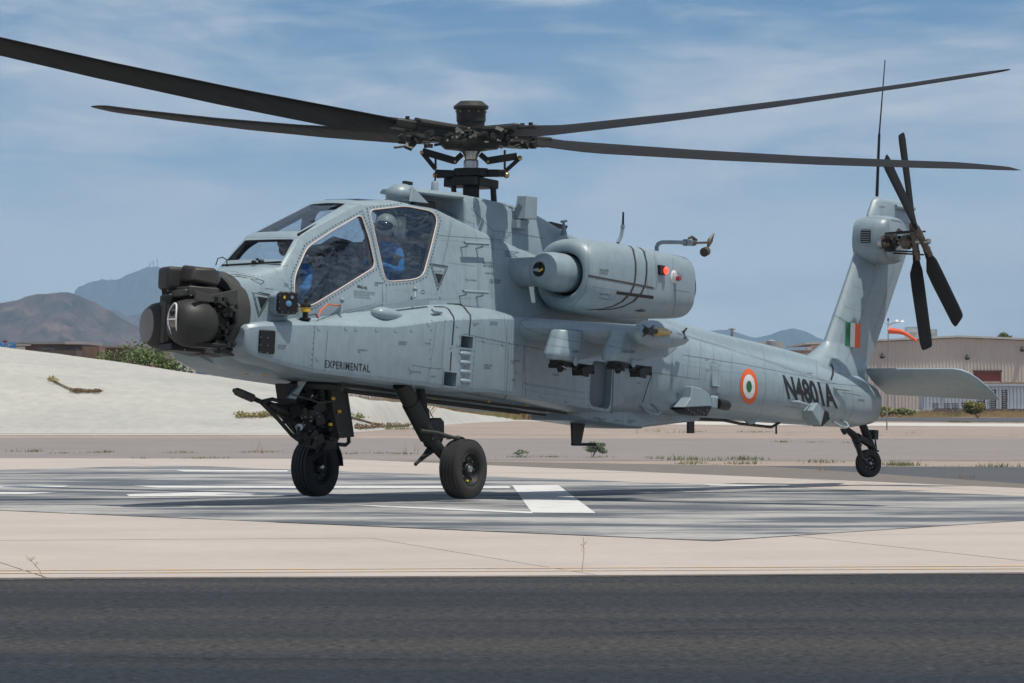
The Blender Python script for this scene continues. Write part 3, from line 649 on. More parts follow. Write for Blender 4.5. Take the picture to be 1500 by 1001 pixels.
for u0, u1, v0, lab_ in ((1333.5, 1353, 478.6, 'left screened cooler on the warehouse roof above the stabilator'), (1360.5, 1379, 482, 'right screened cooler on the warehouse roof')):
    base_z = roof_z((u0 + u1) / 2) + .15; zt_ = EYE + (HOR - v0) / FPX * DH; xm = (hx(u0) + hx(u1)) / 2; wd = hx(u1) - hx(u0)
    e = empty('roof_cooler', V((xm, DH + 4, base_z - .1)), lab_, 'air conditioner', 'screened coolers on the warehouse roof'); hgt = zt_ - base_z + .1
    fr_ = Mb(); 
    for sx_ in (-1, 1):
        for sy_ in (-1, 1): fr_.box((sx_ * wd / 2, sy_ * .45, hgt / 2), (.04, .04, hgt))
    for zz_ in (hgt, hgt * .5): fr_.box((0, -.45, zz_), (wd, .03, .03)).box((0, .45, zz_), (wd, .03, .03))
    fr_.build('screen_frame', fm, e, kind='stuff')
    sc_ = Mb()
    for k in range(30): sc_.box((-wd / 2 + wd * (k + .5) / 30, -.45, hgt / 2), (.012, .01, hgt)).box((0, -.45, hgt * (k + .5) / 30), (wd, .01, .010))
    sc_.build('screen_mesh', stucco, e, kind='stuff')
    Mb().box((.06, -.1, hgt * .5), (wd * .42, .4, hgt * .42)).build('cooler_body', mat('white_sheet_metal', (.72, .72, .70), .5), e, bevel=.02)
    Mb().tube([(.06, -.1, -.05), (.06, -.1, hgt * .3)], .09, 10).build('duct', fm, e)
# tree behind the warehouse
def tree(label, pos, h, w_, m, seed):
    rn = random.Random(seed); e = empty('tree', pos, label, 'tree'); Mb().tube([(0, 0, -.1), (.1, 0, h * .3), (0, .1, h * .6)], [.2, .15, .1], 8).build('trunk', stem_m, e)
    for k in range(5):
        a = rn.uniform(0, 2 * pi); Mb().tube([(0, 0, h * .45), (cos(a) * w_ * .2, sin(a) * w_ * .2, h * .65), (cos(a) * w_ * .38, sin(a) * w_ * .38, h * .82)], [.1, .06, .03], 6).build('branch', stem_m, e)
    b = Mb()
    for k in range(16):
        a = rn.uniform(0, 2 * pi); d = rn.random() * .38; leaves(b, (cos(a) * d * w_, sin(a) * d * w_, h * rn.uniform(.68, .93)), (w_ * .14, w_ * .14, h * .08), 150, .26, rn)
    b.build('crown', m, e, angle=0, weld=False, kind='stuff')
tree('rounded olive green tree top showing above the warehouse roof at right', V((hx(1475, 365), 365, 0)), EYE + (HOR - 485.5) / FPX * 365, 2.9, leaf_mat('tree_leaf', (.13, .14, .04), (.07, .085, .025)), 3)
# ---- shipping container and stacked racks
DC = 315
cont_m = mat('pale_blue_steel', (.42, .47, .50), .6, var=.1, vscale=2, bump=.1)
x0, x1 = (1352 - 750) / FPX * DC, (1560 - 750) / FPX * DC; z1 = EYE + (HOR - 563.5) / FPX * DC
ce = empty('shipping_container', V((x0, DC, 0)), 'pale blue grey corrugated shipping container at the right edge behind the racks', 'container')
w_ = Mb(); pts = []; x = 0; L = x1 - x0
while x < L: pts += [(x, 0), (x + .10, 0), (x + .13, .05), (x + .21, .05), (x + .24, 0)]; x += .24
w_.add([q for x, dy in pts for q in ((x, dy, 0), (x, dy, z1 - .06))], [(2 * i, 2 * i + 2, 2 * i + 3, 2 * i + 1) for i in range(len(pts) - 1)])
w_.build('corrugated_side', cont_m, ce, angle=20)
Mb().box((L / 2, .02, z1 - .03), (L, .1, .07)).box((L / 2, 0, .08), (L, .1, .12)).box((0, 1.2, z1 / 2), (.08, 2.4, z1)).box((L / 2, 1.2, z1), (L, 2.4, .04)).build('container_frame', cont_m, ce)
Mb().box((L / 2 - 1.0, 0.9, z1 + .08), (L * .9, 1.2, .14)).build('roof_load', mat('rusty_board', (.28, .19, .13), .9, var=.3, vscale=6), ce)
dkm = mat('dark_pallet', (.035, .033, .035), .85, var=.3, vscale=5)
for k, (u0, u1, v0, v1, lab_) in enumerate(((1433, 1441, 570, 599, 'tall dark stack in the middle of the row against the container'), (1450, 1458, 570, 599, 'dark stack second from the right against the container'), (1470, 1475, 570, 599, 'narrow dark stack at the right end of the row'), (1424, 1431, 589, 600, 'low dark stack just under the stabilator tip'), (1409, 1423, 589, 600, 'wide low dark stack under the stabilator'), (1395, 1403, 590, 600, 'third low dark stack from the left under the stabilator'), (1383, 1391, 590, 600, 'second low dark stack from the left under the stabilator'), (1367, 1375, 590, 600, 'leftmost low dark stack under the stabilator'))):
    a, b = WD(u0, v0, 309), WD(u1, v1, 309); wd = b.x - a.x; hg = a.z; e = empty('pallet_stack', V((a.x + wd / 2, 309, 0)), lab_, 'pallet stack', 'dark pallet stacks along the container')
    n_ = max(4, int(hg / .14))
    for j in range(n_):
        Mb().box((rnd.uniform(-.03, .03), 0, hg * (j + .35) / n_), (wd * rnd.uniform(.93, 1.02), .9, hg / n_ * .62)).build('pallet', dkm, e)
rk = empty('steel_rack', V(((1442 - 750) / FPX * 309.5, 309.5, 0)), 'light steel shelving with bare bars between the dark stacks', 'rack')
hg = EYE + (HOR - 571) / FPX * 309
for x in (0, .35, .72, 1.15, 1.42): Mb().box((x, 0, hg / 2), (.035, .5, hg)).build('upright', dkm, rk)
for j in range(9): Mb().box((.7, 0, .1 + hg * j / 9), (1.5, .5, .02)).build('shelf', fm, rk)
sp = Mb()
rn = random.Random(2)
for _ in range(700): sp.box((rn.uniform((1380 - 750) / FPX * 285, (1560 - 750) / FPX * 285), 280 + rn.uniform(0, 12), rn.uniform(0, .16)), (rn.uniform(.08, .35), .3, rn.uniform(.04, .16)), (0, 0, rn.uniform(0, 3)))
sp.build('rubble', mat('mixed_rubble', (.26, .19, .16), .9, col2=(.10, .09, .09), vscale=3), None, kind='stuff')
# ---- distant blurred structures over the boom
wt = empty('storage_tank', V((hx(1128, 900), 900, 0)), 'low tan building with a dark tank seen over the tail boom', 'building')
z_ = EYE + (HOR - 501) / FPX * 900
Mb().box((0, 0, z_ / 2), (4.6, 5, z_)).build('wall', stucco, wt); Mb().lathe([(0, .9), (z_ + .1, .9), (z_ + .4, .3)], (0.1, -3.2, 0), (0, 0, 1), 16).build('tank', mast_m, wt)
z_ = EYE + (HOR - 505) / FPX * 900
tag(Mb().box((hx(1205, 900), 905, z_ / 2), (5.5, 6, z_ + .6)).build('far_shed', beige, None), 'tan shed seen against the fin root', 'shed')
z_ = EYE + (HOR - 512) / FPX * 700
tag(Mb().box((hx(1165, 700), 705, z_ / 2 - .1), (9, 6, z_)).build('far_wall', brick_m, None), 'brown wall seen low over the rear of the boom', 'wall')
pl = empty('utility_pole', V((hx(1072, 700), 700, 0)), 'dark utility pole standing up in front of the distant range over the boom', 'pole'); z_ = EYE + (HOR - 481) / FPX * 700
Mb().tube([(0, 0, 0), (0, 0, z_)], [.2, .15], 8).build('pole', stem_m, pl); Mb().box((0, -.1, z_ - .5), (.5, .3, .5)).build('transformer', mast_m, pl); Mb().box((0, 0, z_ - .15), (1.1, .12, .12)).build('crossarm', stem_m, pl)
# ---- windsock
DW = 150
wx = (1299 - 750) / FPX * DW
ws_ = empty('windsock', V((wx, DW, 0)), 'orange windsock on a thin lamp mast beyond the tail fin', 'windsock')
def WS(u, v): q = WD(u, v, DW); return q - V((wx, DW, 0))
Mb().tube([(0, 0, 0), WS(1301, 520), WS(1301, 470)], [.022, .018, .014], 8).build('mast', fm, ws_)
Mb().tube([WS(1301, 470), WS(1301, 466.5)], .03, 8).build('beacon', black, ws_)
Mb().tube([WS(1301, 476.5), WS(1307, 473.5), WS(1313, 471)], .010, 6).tube([WS(1301, 476.5), WS(1310, 474), WS(1321, 471.5)], .008, 6).tube([WS(1301, 476), WS(1291, 470)], .008, 6).build('lamp_arm', fm, ws_)
for u, v in ((1313.5, 470.8), (1321.5, 471.4)): Mb().lathe([(0, .03), (.03, .05), (.06, .075), (.065, .06)], WS(u, v) + V((0, 0, .05)), (0, 0, -1), 12).build('lamp_shade', white_p, ws_)
sk = Mb(); path = [(1301, 484.5), (1308, 485), (1318, 486), (1324, 488), (1331, 492), (1337, 496), (1342.5, 500)]; rd = [.098, .094, .082, .066, .052, .044, .036]
P_ = [WS(u, v) for u, v in path]; sk.tube(P_, rd, 18, cap=False); sk.tube([p_ for p_ in P_], [r * .96 for r in rd], 18, cap=False)
sk.build('sock', mat('windsock_orange', (.80, .13, .05), .75, var=.08, vscale=9), ws_)
Mb().tube([WS(1300.6, 484.5), WS(1301.4, 484.5)], .102, 18).build('hoop', fm, ws_)
# ---- haze
hz = Mb().box((0, 7700, 175), (27600, 15500, 352)).build('haze', None, None, angle=0, kind='stuff')
hm = bpy.data.materials.new('haze_air'); hm.use_nodes = True; nt = hm.node_tree; nt.nodes.clear(); o_ = N(nt, 'ShaderNodeOutputMaterial'); pv = N(nt, 'ShaderNodeVolumePrincipled')
pv.inputs['Color'].default_value = (.46, .74, 1, 1); pv.inputs['Density'].default_value = 8e-5; pv.inputs['Anisotropy'].default_value = 0
nt.links.new(pv.outputs[0], o_.inputs['Volume']); hz.data.materials.append(hm)
hz.display_type = 'WIRE'
# ============================================================ HELICOPTER: hull
heli = empty('attack_helicopter', HM, 'grey two seat attack helicopter hovering just above the painted pad, nose to the left', 'helicopter')
def ring_of(X, half, it=2):
    full = [V((X, y, z)) for y, z in half] + [V((X, -y, z)) for y, z in half[-2:0:-1]]
    return chaikin(full, it, .22)
ST = [
 (4.64, [(0,1.25),(.27,1.30),(.40,1.50),(.41,1.82),(.34,1.98),(.24,2.06),(.12,2.10),(0,2.11)]),
 (4.34, [(0,1.15),(.32,1.19),(.46,1.42),(.47,1.83),(.42,2.02),(.33,2.13),(.2,2.17),(0,2.18)]),
 (4.06, [(0,1.09),(.36,1.12),(.51,1.36),(.535,1.82),(.50,2.03),(.43,2.205),(.30,2.235),(0,2.24)]),
 (4.02, [(0,1.09),(.36,1.12),(.51,1.36),(.54,1.82),(.505,2.03),(.435,2.235),(.32,2.265),(0,2.27)]),
 (3.70, [(0,1.085),(.38,1.105),(.55,1.36),(.585,1.80),(.56,1.96),(.39,2.535),(.33,2.57),(0,2.575)]),
 (3.66, [(0,1.085),(.38,1.105),(.55,1.36),(.59,1.80),(.565,1.96),(.39,2.565),(.33,2.605),(0,2.61)]),
 (2.62, [(0,1.06),(.40,1.08),(.60,1.36),(.66,1.80),(.635,1.98),(.385,2.985),(.285,3.065),(0,3.085)]),
 (1.90, [(0,1.055),(.42,1.075),(.62,1.36),(.66,1.80),(.64,1.98),(.39,3.07),(.285,3.15),(0,3.17)]),
 (1.15, [(0,1.05),(.42,1.07),(.62,1.36),(.67,1.80),(.655,2.0),(.42,3.05),(.32,3.14),(0,3.16)]),
 (0.60, [(0,1.05),(.42,1.07),(.62,1.36),(.68,1.80),(.68,2.1),(.50,2.92),(.36,3.02),(0,3.05)]),
 (0.00, [(0,1.05),(.42,1.07),(.62,1.36),(.68,1.80),(.70,2.2),(.56,2.78),(.38,2.92),(0,2.95)]),
 (-1.5, [(0,1.05),(.42,1.07),(.62,1.36),(.68,1.80),(.68,2.2),(.56,2.6),(.38,2.76),(0,2.80)]),
 (-2.6, [(0,1.09),(.40,1.13),(.58,1.36),(.62,1.75),(.58,2.1),(.45,2.38),(.26,2.52),(0,2.56)]),
 (-3.6, [(0,1.16),(.36,1.20),(.52,1.42),(.55,1.75),(.46,2.05),(.30,2.20),(.2,2.38),(0,2.42)]),
 (-4.6, [(0,1.21),(.32,1.25),(.47,1.46),(.49,1.78),(.40,2.02),(.25,2.13),(.18,2.29),(0,2.33)]),
 (-6.2, [(0,1.27),(.28,1.31),(.42,1.50),(.44,1.78),(.35,2.00),(.22,2.10),(.165,2.24),(0,2.28)]),
 (-7.7, [(0,1.325),(.25,1.36),(.38,1.53),(.40,1.78),(.31,1.98),(.20,2.07),(.15,2.18),(0,2.215)]),
 (-8.6, [(0,1.36),(.23,1.395),(.35,1.54),(.36,1.78),(.28,1.94),(.19,2.01),(.12,2.08),(0,2.10)]),
 (-9.0, [(0,1.42),(.19,1.45),(.28,1.57),(.29,1.76),(.22,1.88),(.15,1.93),(.10,1.96),(0,1.97)]),
 (-9.18,[(0,1.52),(.12,1.54),(.18,1.61),(.18,1.74),(.14,1.80),(.10,1.83),(.06,1.85),(0,1.855)]),
]
def lerp_st(a, b, t):
    return (a[0] + (b[0] - a[0]) * t, [(p[0] + (q[0] - p[0]) * t, p[1] + (q[1] - p[1]) * t) for p, q in zip(a[1], b[1])])
rg = []
for a, b in zip(ST, ST[1:]):
    k = max(1, int(abs(b[0] - a[0]) / .5))
    for i in range(k): rg.append(ring_of(*lerp_st(a, b, i / k)))
rg.append(ring_of(*ST[-1]))
def smooth_rings(rg, rng, it):   # fair the rings along X where the skin is a continuous curve
    for _ in range(it):
        o = [list(r) for r in rg]
        for i in rng:
            for k in range(len(rg[i])):
                o[i][k] = rg[i][k] * .5 + (rg[i - 1][k] + rg[i + 1][k]) * .25
        rg = o
    return rg
first = next(i for i, r in enumerate(rg) if r[0].x < .9)
rg = smooth_rings(rg, range(first, len(rg) - 3), 3)
fus = Mb().rings(rg).build('fuselage', hull, heli, angle=24)
# cockpit hollow
def inset(half, X): return (X, [(y * .0 + max(0, y - .045) if y > 0 else 0, z - .045 if i > 4 else z) for i, (y, z) in enumerate(half)])
cr = []
for X, h in [(3.99, ST[3][1]), (3.70, ST[4][1]), (3.62, ST[5][1]), (2.62, ST[6][1]), (1.90, ST[7][1]), (1.22, ST[8][1]), (1.0, [(0,.96),(.42,.99),(.62,1.36),(.67,1.80),(.66,2.0),(.45,2.97),(.33,3.06),(0,3.09)])]:
    hh = list(h); hh[0] = (0, 1.5); hh[1] = (.34, 1.5); hh[2] = (.52, 1.55); hh[3] = (hh[3][0], 1.78)
    cr.append(ring_of(*inset(hh, X)))
cavity = Mb().rings(cr).build('cavity', cock, None, angle=24)

# ---- window outlines, traced on the skin
bvh0 = bvh_of([fus])
def hit(bvh, u, v, fallback_Y=.6):
    d = ray(u, v).normalized(); h = bvh.ray_cast(EYEB + d * 40, d)
    if h[0] is None:
        return B(u, v, Y=fallback_Y), V((0, 1, 0))
    n = h[1] if h[1].dot(d) < 0 else -h[1]
    return h[0], n
def round_poly(pts, r=.22, it=2):
    return chaikin([V((*p, 0)) for p in pts], it, r)
GUN_WIN = [(529, 314), (541, 350), (550, 391), (505, 419), (457, 448), (438, 450), (431, 437), (431, 406), (450, 362), (487, 338)]
PIL_WIN = [(541, 308), (594, 302), (634, 310), (641, 322), (631, 364), (620, 404), (606, 410), (567, 413), (562, 402), (552, 356)]
def dense(poly, step=9):
    o = []
    for i in range(len(poly)):
        a, b = V((*poly[i], 0)), V((*poly[(i + 1) % len(poly)], 0)); k = max(1, int((b - a).length / step))
        for j in range(k): o.append(a.lerp(b, j / k))
    return o
def side_outline(px):
    p = chaikin(dense(px, 16), 2, .25)
    return [hit(bvh0, q.x, q.y, .5)[0] for q in p]
gun_o, pil_o = side_outline(GUN_WIN), side_outline(PIL_WIN)
def cutter(outline, d):
    return Mb().prism([p - V(d) for p in outline], V(d) * 2)
cuts = []
for o in (gun_o, pil_o):
    c = cutter([V((p.x, .5, p.z)) for p in o], (0, .42, 0)); c.v = [(x, y + .12 if y > .5 else y - 0.0, z) for x, y, z in c.v]
    for m_ in (c, c.mirrored()): cuts.append(m_.build('cut', cock, None, angle=0))
def q3(X1, y1, z1, X2, y2, z2):  # flat front pane, symmetric
    return [V((X1, -y1, z1)), V((X1, y1, z1)), V((X2, y2, z2)), V((X2, -y2, z2))]
ws = q3(3.985, .375, 2.30, 3.735, .325, 2.535)         # windscreen
uw = q3(3.60, .285, 2.655, 2.72, .235, 3.035)          # upper windscreen
rw = q3(2.48, .22, 3.12, 1.52, .22, 3.19)              # roof pane
for q in (ws, uw, rw):
    n = (q[1] - q[0]).cross(q[2] - q[1]).normalized()
    cuts.append(Mb().prism([p - n * .12 for p in q], n * .24).build('cut', cock, None, angle=0, bevel=.0))
bpy.context.view_layer.update()
def boolean(target, tools, op='DIFFERENCE'):
    for t in tools: t.parent = heli
    bpy.context.view_layer.update()
    for t in tools:
        m = target.modifiers.new('b', 'BOOLEAN'); m.operation = op; m.object = t; m.solver = 'EXACT'; m.material_mode = 'TRANSFER'
    dg = bpy.context.evaluated_depsgraph_get(); dg.update()
    me = bpy.data.meshes.new_from_object(target.evaluated_get(dg)); target.modifiers.clear(); target.data = me
    for t in tools: bpy.data.objects.remove(t)
# ---- avionics bays along both flanks, running into the wide centre section
cols = [(355,487,497,.45,.01),(358,482,507,.48,.015),(364,478,515,.51,.02),(380,475.5,524,.56,.02),(400,474.5,530,.62,.03),(430,474,538.5,.69,.05),(460,473.5,545.5,.76,.08),(520,475.5,553,.87,.13),(575,477,559.5,.93,.17),(652,467,569,.95,.155),(690,465.5,574,.955,.15)]
er = []
for u, vt, vb, Y, k in cols:
    a, b = B(u, vt, Y=Y), B(u, vb, Y=Y); X = (a.x + b.x) / 2
    er.append([V((X, .2, b.z)), V((X, Y - .02, b.z)), V((X, Y, b.z + .05)), V((X, Y, a.z - .02)), V((X, Y - .03, a.z + .015)), V((X, max(Y - .30, .40), a.z + k)), V((X, .2, a.z + k))])
for X, Y, zb, zt, k in [(.75, .955, 1.125, 1.96, .12), (.35, .955, 1.12, 1.99, .08), (-.6, .955, 1.10, 1.99, .05), (-1.5, .955, 1.075, 1.97, .05), (-1.62, .945, 1.075, 1.95, .05), (-1.68, .90, 1.08, 1.90, .05), (-1.72, .80, 1.12, 1.85, .03), (-2.6, .50, 1.25, 1.85, .02)]:
    er.append([V((X, .2, zb)), V((X, Y - .02, zb)), V((X, Y, zb + .05)), V((X, Y, zt - .02)), V((X, Y - .03, zt + .015)), V((X, max(Y - .30, .40), zt + k)), V((X, .2, zt + k))])
bay_m = Mb().rings(er)
bay = bay_m.build('avionics_bay', hull, heli, bevel=.011, seg=3, angle=35)
bay_m.mirrored().build('avionics_bay', hull, heli, bevel=.011, seg=3, angle=35)
boolean(fus, [cavity] + cuts)
fus.data.set_sharp_from_angle(angle=R(24))
bpy.context.view_layer.update()

# ---- glass panes, seals
def pane(outline, name, m, n, parent=fus, shrink=0):
    c = sum(outline, V()) / len(outline)
    return Mb().prism([p + n * .004 for p in outline], -n * .008).build(name, m, parent, angle=35)
def fan_pane(outline, name, m, n):
    b = Mb(); k = len(outline); c = sum(outline, V()) / k
    top = [p - n * .012 for p in outline]; bot = [p - n * .020 for p in outline]
    b.add(top + bot + [c - n * .010, c - n * .018], [(i, (i + 1) % k, 2 * k) for i in range(k)] + [(k + (i + 1) % k, k + i, 2 * k + 1) for i in range(k)] + [(i, (i + 1) % k, k + (i + 1) % k, k + i) for i in range(k)])
    return b.build(name, m, fus, angle=35)
for nm, o in (('gunner_window', gun_o), ('pilot_window', pil_o)):
    fan_pane(o, nm, canopy_g, V((0, 1, .2)).normalized())
    om = [V((p.x, -p.y, p.z)) for p in o]; fan_pane(om[::-1], nm, canopy_g, V((0, -1, .2)).normalized())
    Mb().tube(o + [o[0]], .0075, 6, cap=False).build('window_seal', seal_m, fus)
for nm, q, g in (('windscreen', ws, wind_g), ('upper_windscreen', uw, wind_g), ('roof_window', rw, roof_g)):
    n = (q[1] - q[0]).cross(q[2] - q[1]).normalized()
    if n.x + n.z < 0: n = -n
    Mb().prism([p - n * .014 for p in q], -n * .008).build(nm, g, fus, angle=35)
# ---- mast cowling
def bl(u, v, Y): return B(u, v, Y=Y)
cw = []
for u, v, Y in [(676, 285, .33), (703, 290, .36), (730, 296, .38), (757, 302, .39), (776, 309, .38), (800, 322.5, .35), (830, 341, .28), (862, 356, .18)]:
    p = bl(u, v, Y - .03); X = p.x
    cw.append([V((X, -Y - .07, 2.55)), V((X, -Y - .03, p.z - .1)), V((X, -Y + .03, p.z)), V((X, 0, p.z + .03)), V((X, Y - .03, p.z)), V((X, Y + .03, p.z - .1)), V((X, Y + .07, 2.55))])
Mb().rings(cw).build('mast_cowling', hull, heli, bevel=.03, seg=3, angle=30)
a, b = bl(614, 278, .30), bl(676, 285, .31)
vis = Mb()
vis.rings([[V((a.x, -.24, a.z - .02)), V((a.x, -.2, a.z + .02)), V((a.x, .2, a.z + .02)), V((a.x, .24, a.z - .02)), V((a.x, .22, a.z - .035)), V((a.x, -.22, a.z - .035))],
           [V((b.x - .02, -.35, b.z - .03)), V((b.x - .02, -.3, b.z + .02)), V((b.x - .02, .3, b.z + .02)), V((b.x - .02, .35, b.z - .03)), V((b.x - .02, .33, b.z - .05)), V((b.x - .02, -.33, b.z - .05))]])
vis.build('cowling_visor', hull, heli, bevel=.008)
Mb().box((1.18, 0, 3.16), (.42, .42, .14)).build('intake_dark_block', black, heli, bevel=.02)  # solid black block, painted shade of the intake opening
# ---- blade deflector fins, sensor dome ahead of the mast
sd_ = Mb(); p = bl(591, 283, 0.05); sd_.ell((p.x, 0.03, p.z - .03), (.21, .17, .135)); sd_.build('roof_fairing', hull, heli)
p = bl(597, 270, .05); Mb().tube([p - V((0, 0, .06)), p], .018).box(p + V((0, 0, .012)), (.13, .05, .035)).build('roof_probe', black, heli)
q0, q1, q2 = bl(604, 273, .27), bl(628, 298, .33), bl(601, 295, .33)
Mb().prism([q0, q1, q2], (0, -.02, 0)).build('cable_cutter', hull_d, heli, bevel=.003)
# ---- engine nacelles
def sring(X, cy, cz, ry, rz, e=2.6, seg=36):
    r = []
    for k in range(seg):
        t = 2 * pi * k / seg; c, s_ = cos(t), sin(t)
        r.append(V((X, cy + ry * math.copysign(abs(c) ** (2 / e), c), cz + rz * math.copysign(abs(s_) ** (2 / e), s_))))
    return r
YN, ZN = 1.02, 2.545
nst = [(-.72, .24, .24, 2.1, 0), (-.50, .235, .235, 2.1, 0), (-.42, .25, .25, 2.1, 0), (-.385, .28, .28, 2.1, 0), (-.38, .315, .32, 2.2, 0), (-.40, .35, .36, 2.3, 0), (-.45, .38, .392, 2.5, 0), (-.54, .40, .412, 2.7, 0), (-.66, .408, .42, 2.9, 0), (-1.2, .415, .422, 3.1, .01), (-1.7, .412, .412, 3.2, .02), (-2.1, .405, .395, 3.3, .035), (-2.35, .398, .38, 3.3, .045), (-2.58, .39, .365, 3.3, .05), (-2.60, .382, .356, 3.3, .05)]
nm_ = Mb().rings([sring(X, YN, ZN + dz, ry, rz, e) for X, ry, rz, e, dz in nst])
nac = nm_.build('engine_nacelle', hull, heli, angle=40)
nm_.mirrored().build('engine_nacelle', hull, heli, angle=40)
bul = [(.50, .082), (.515, .095), (.505, .125), (.46, .17), (.37, .203), (.24, .218), (.05, .22), (-.1, .21), (-.26, .15)]
cell = Mb().lathe([(-.30, .3), (-.2, .3)], (0, YN, ZN), (1, 0, 0), 24)
for sgn in (1, -1):
    bm_ = Mb(); bm_.lathe([(t - .44, r) for t, r in bul][::-1], (0, sgn * 1.0, 2.555), (1, 0, 0), 28, cap=False)
    nf = bm_.build('gearbox_fairing', hull, heli, angle=50)
    Mb().lathe([(-.06, .095), (.052, .090)], (0, sgn * 1.0, 2.555), (1, 0, 0), 20).lathe([(-.71, .232), (-.58, .238)], (0, sgn * YN, ZN), (1, 0, 0), 24).build('inlet_dark_plug', black, heli)  # black discs put the shade of the openings into colour
    Mb().box((.062, sgn * 1.01, 2.56), (.01, .012, .15)).build('inlet_strut', black, heli)
    Mb().box((.064, sgn * 1.03, 2.545), (.008, .06, .022), (0.5, 0, 0)).build('inlet_vane', yellow, heli)
    Mb().lathe([(0, .165), (.5, .175)], (-.12, sgn * .5, 2.55), (0, sgn, 0), 24).build('drive_shaft_fairing', hull, heli)
    Mb().rings([sring(-2.60, sgn * YN, ZN + .05, .30, .28, 2.4), sring(-2.80, sgn * YN, ZN + .06, .27, .25, 2.4)]).build('exhaust_nozzle', black, heli)
    # nacelle root: ties cowl to body
    Mb().rings([[V((X, sgn * .45, 2.15)), V((X, sgn * (X and .8), 2.18)), V((X, sgn * (X and .8), z2)), V((X, sgn * .45, z2))] for X, z2 in ((-.95, 2.7), (-1.6, 2.80), (-2.6, 2.6))]).build('engine_deck', hull, heli, bevel=.05, seg=3)
# ---- wings, pylons, tip pods
def airfoil(le, chord, t, n=9, droop=0, ax='XZ'):
    up = []; lo = []
    for i in range(n + 1):
        x = (1 - cos(pi * i / n)) / 2
        y = 5 * t * (.2969 * x ** .5 - .126 * x - .3516 * x ** 2 + .2843 * x ** 3 - .1036 * x ** 4) * chord
        up.append((x * chord, y)); lo.append((x * chord, -y))
    pts = up + lo[-2:0:-1]
    return [le + V((-x * cos(droop) - y * sin(droop) * 0, 0, y - x * sin(droop))) for x, y in pts]
wl0, wl1 = B(757, 475, Y=.93), B(938, 484, Y=2.42)
for sgn in (1, -1):
    wr = []
    for k in range(5):
        t = k / 4; le = wl0.lerp(wl1, t); wr.append(airfoil(V((le.x, sgn * le.y, le.z - .03)), 1.15 - .25 * t, .235 + .0 * t, droop=R(2)))
    wg = Mb().rings(wr).build('stub_wing', hull, heli, angle=40)
    if sgn == 1: wing_port = wg
    for Yc, up_, bt in ((1.60, (803, 488), (791, 526)), (2.16, (890, 490), (876, 528))):
        a, b = B(*up_, Y=Yc - .1), B(*bt, Y=Yc - .1)
        prof = [V((a.x - .0, 0, a.z + .05)), V((b.x + .02, 0, b.z + .05)), V((b.x - .03, 0, b.z)), V((b.x - .42, 0, b.z - .01)), V((b.x - .5, 0, b.z + .03)), V((b.x - 1.15, 0, b.z + .12)), V((b.x - 1.38, 0, b.z + .24)), V((b.x - 1.3, 0, a.z + .05))]
        # rounded front body and thin tail body
        fr = Mb()
        rr = []
        for j in range(7):
            t = j / 6; c = V((a.x, 0, a.z + .04)).lerp(V((b.x, 0, b.z)), t); hw = .125 + .025 * t; ln = .36
            if j == 6: hw *= .82; c = c + V((-.04, 0, 0))
            rr.append([V((c.x - ln, sgn * Yc + sgn * hw * q, c.z)) for q in (-1, 1)] + [V((c.x - .16, sgn * Yc + sgn * hw, c.z)), V((c.x - .05, sgn * Yc + sgn * hw * .8, c.z)), V((c.x, sgn * Yc + sgn * hw * .35, c.z)), V((c.x, sgn * Yc - sgn * hw * .35, c.z)), V((c.x - .05, sgn * Yc - sgn * hw * .8, c.z)), V((c.x - .16, sgn * Yc - sgn * hw, c.z))])
        fr.rings(rr)
        py = fr.build('wing_pylon', hull, heli, bevel=.02, seg=3, angle=40)
        tl = Mb().prism([p + V((0, sgn * (Yc - .06), 0)) for p in prof[2:]] + [V((a.x - .3, sgn * (Yc - .06), a.z + .05))], (0, sgn * .12, 0))
        tl.build('pylon_fin', hull, py, bevel=.02, seg=2)
        rk = Mb(); z0 = b.z - .03
        rk.box((b.x - .42, sgn * Yc, z0), (.62, .10, .05)).box((b.x - .62, sgn * (Yc + .05), z0 - .05), (.2, .14, .09), (0, .2, 0)).box((b.x - .2, sgn * Yc, z0 - .03), (.07, .2, .05)).box((b.x - .74, sgn * Yc, z0 - .03), (.05, .24, .1)).box((b.x - .5, sgn * (Yc + .06), z0 - .035), (.16, .04, .05), (0, -.3, 0))
        rk.box((b.x - .35, sgn * (Yc - .05), z0 - .04), (.1, .05, .06), (0, .6, 0)).tube([(b.x - .82, sgn * Yc, z0 - .09), (b.x - .6, sgn * Yc, z0 - .08)], .02)
        rk.build('stores_rack', black, py, bevel=.004)
        for dx in (-.14, -.7):
            Mb().tube([(b.x + dx, sgn * (Yc + .05), z0 - .02), (b.x + dx - .05, sgn * (Yc + .13), z0 - .07)], .016, 6).build('sway_brace', black, py)
        Mb().ell((b.x - .30, sgn * (Yc + .17), b.z - .005), (.035, .025, .05)).build('pylon_latch', hull, py)
    a = B(941, 486, Y=2.62); a.y *= sgn
    tp = Mb().lathe([(0, .01), (.02, .06), (.07, .105), (.16, .14), (.3, .158), (.5, .155), (.75, .12), (.95, .07), (1.05, .02)], a + V((0.02, -sgn * .06, .0)), (-1, 0, -.0), 24, sq=(1, .95))
    tp.build('wingtip_pod', hull, heli, angle=60)
    Mb().tube([a + V((.16, -sgn * .05, .03)), a + V((-.05, -sgn * .05, .03))], [.008, .018], 8).build('pod_probe', hull, heli)
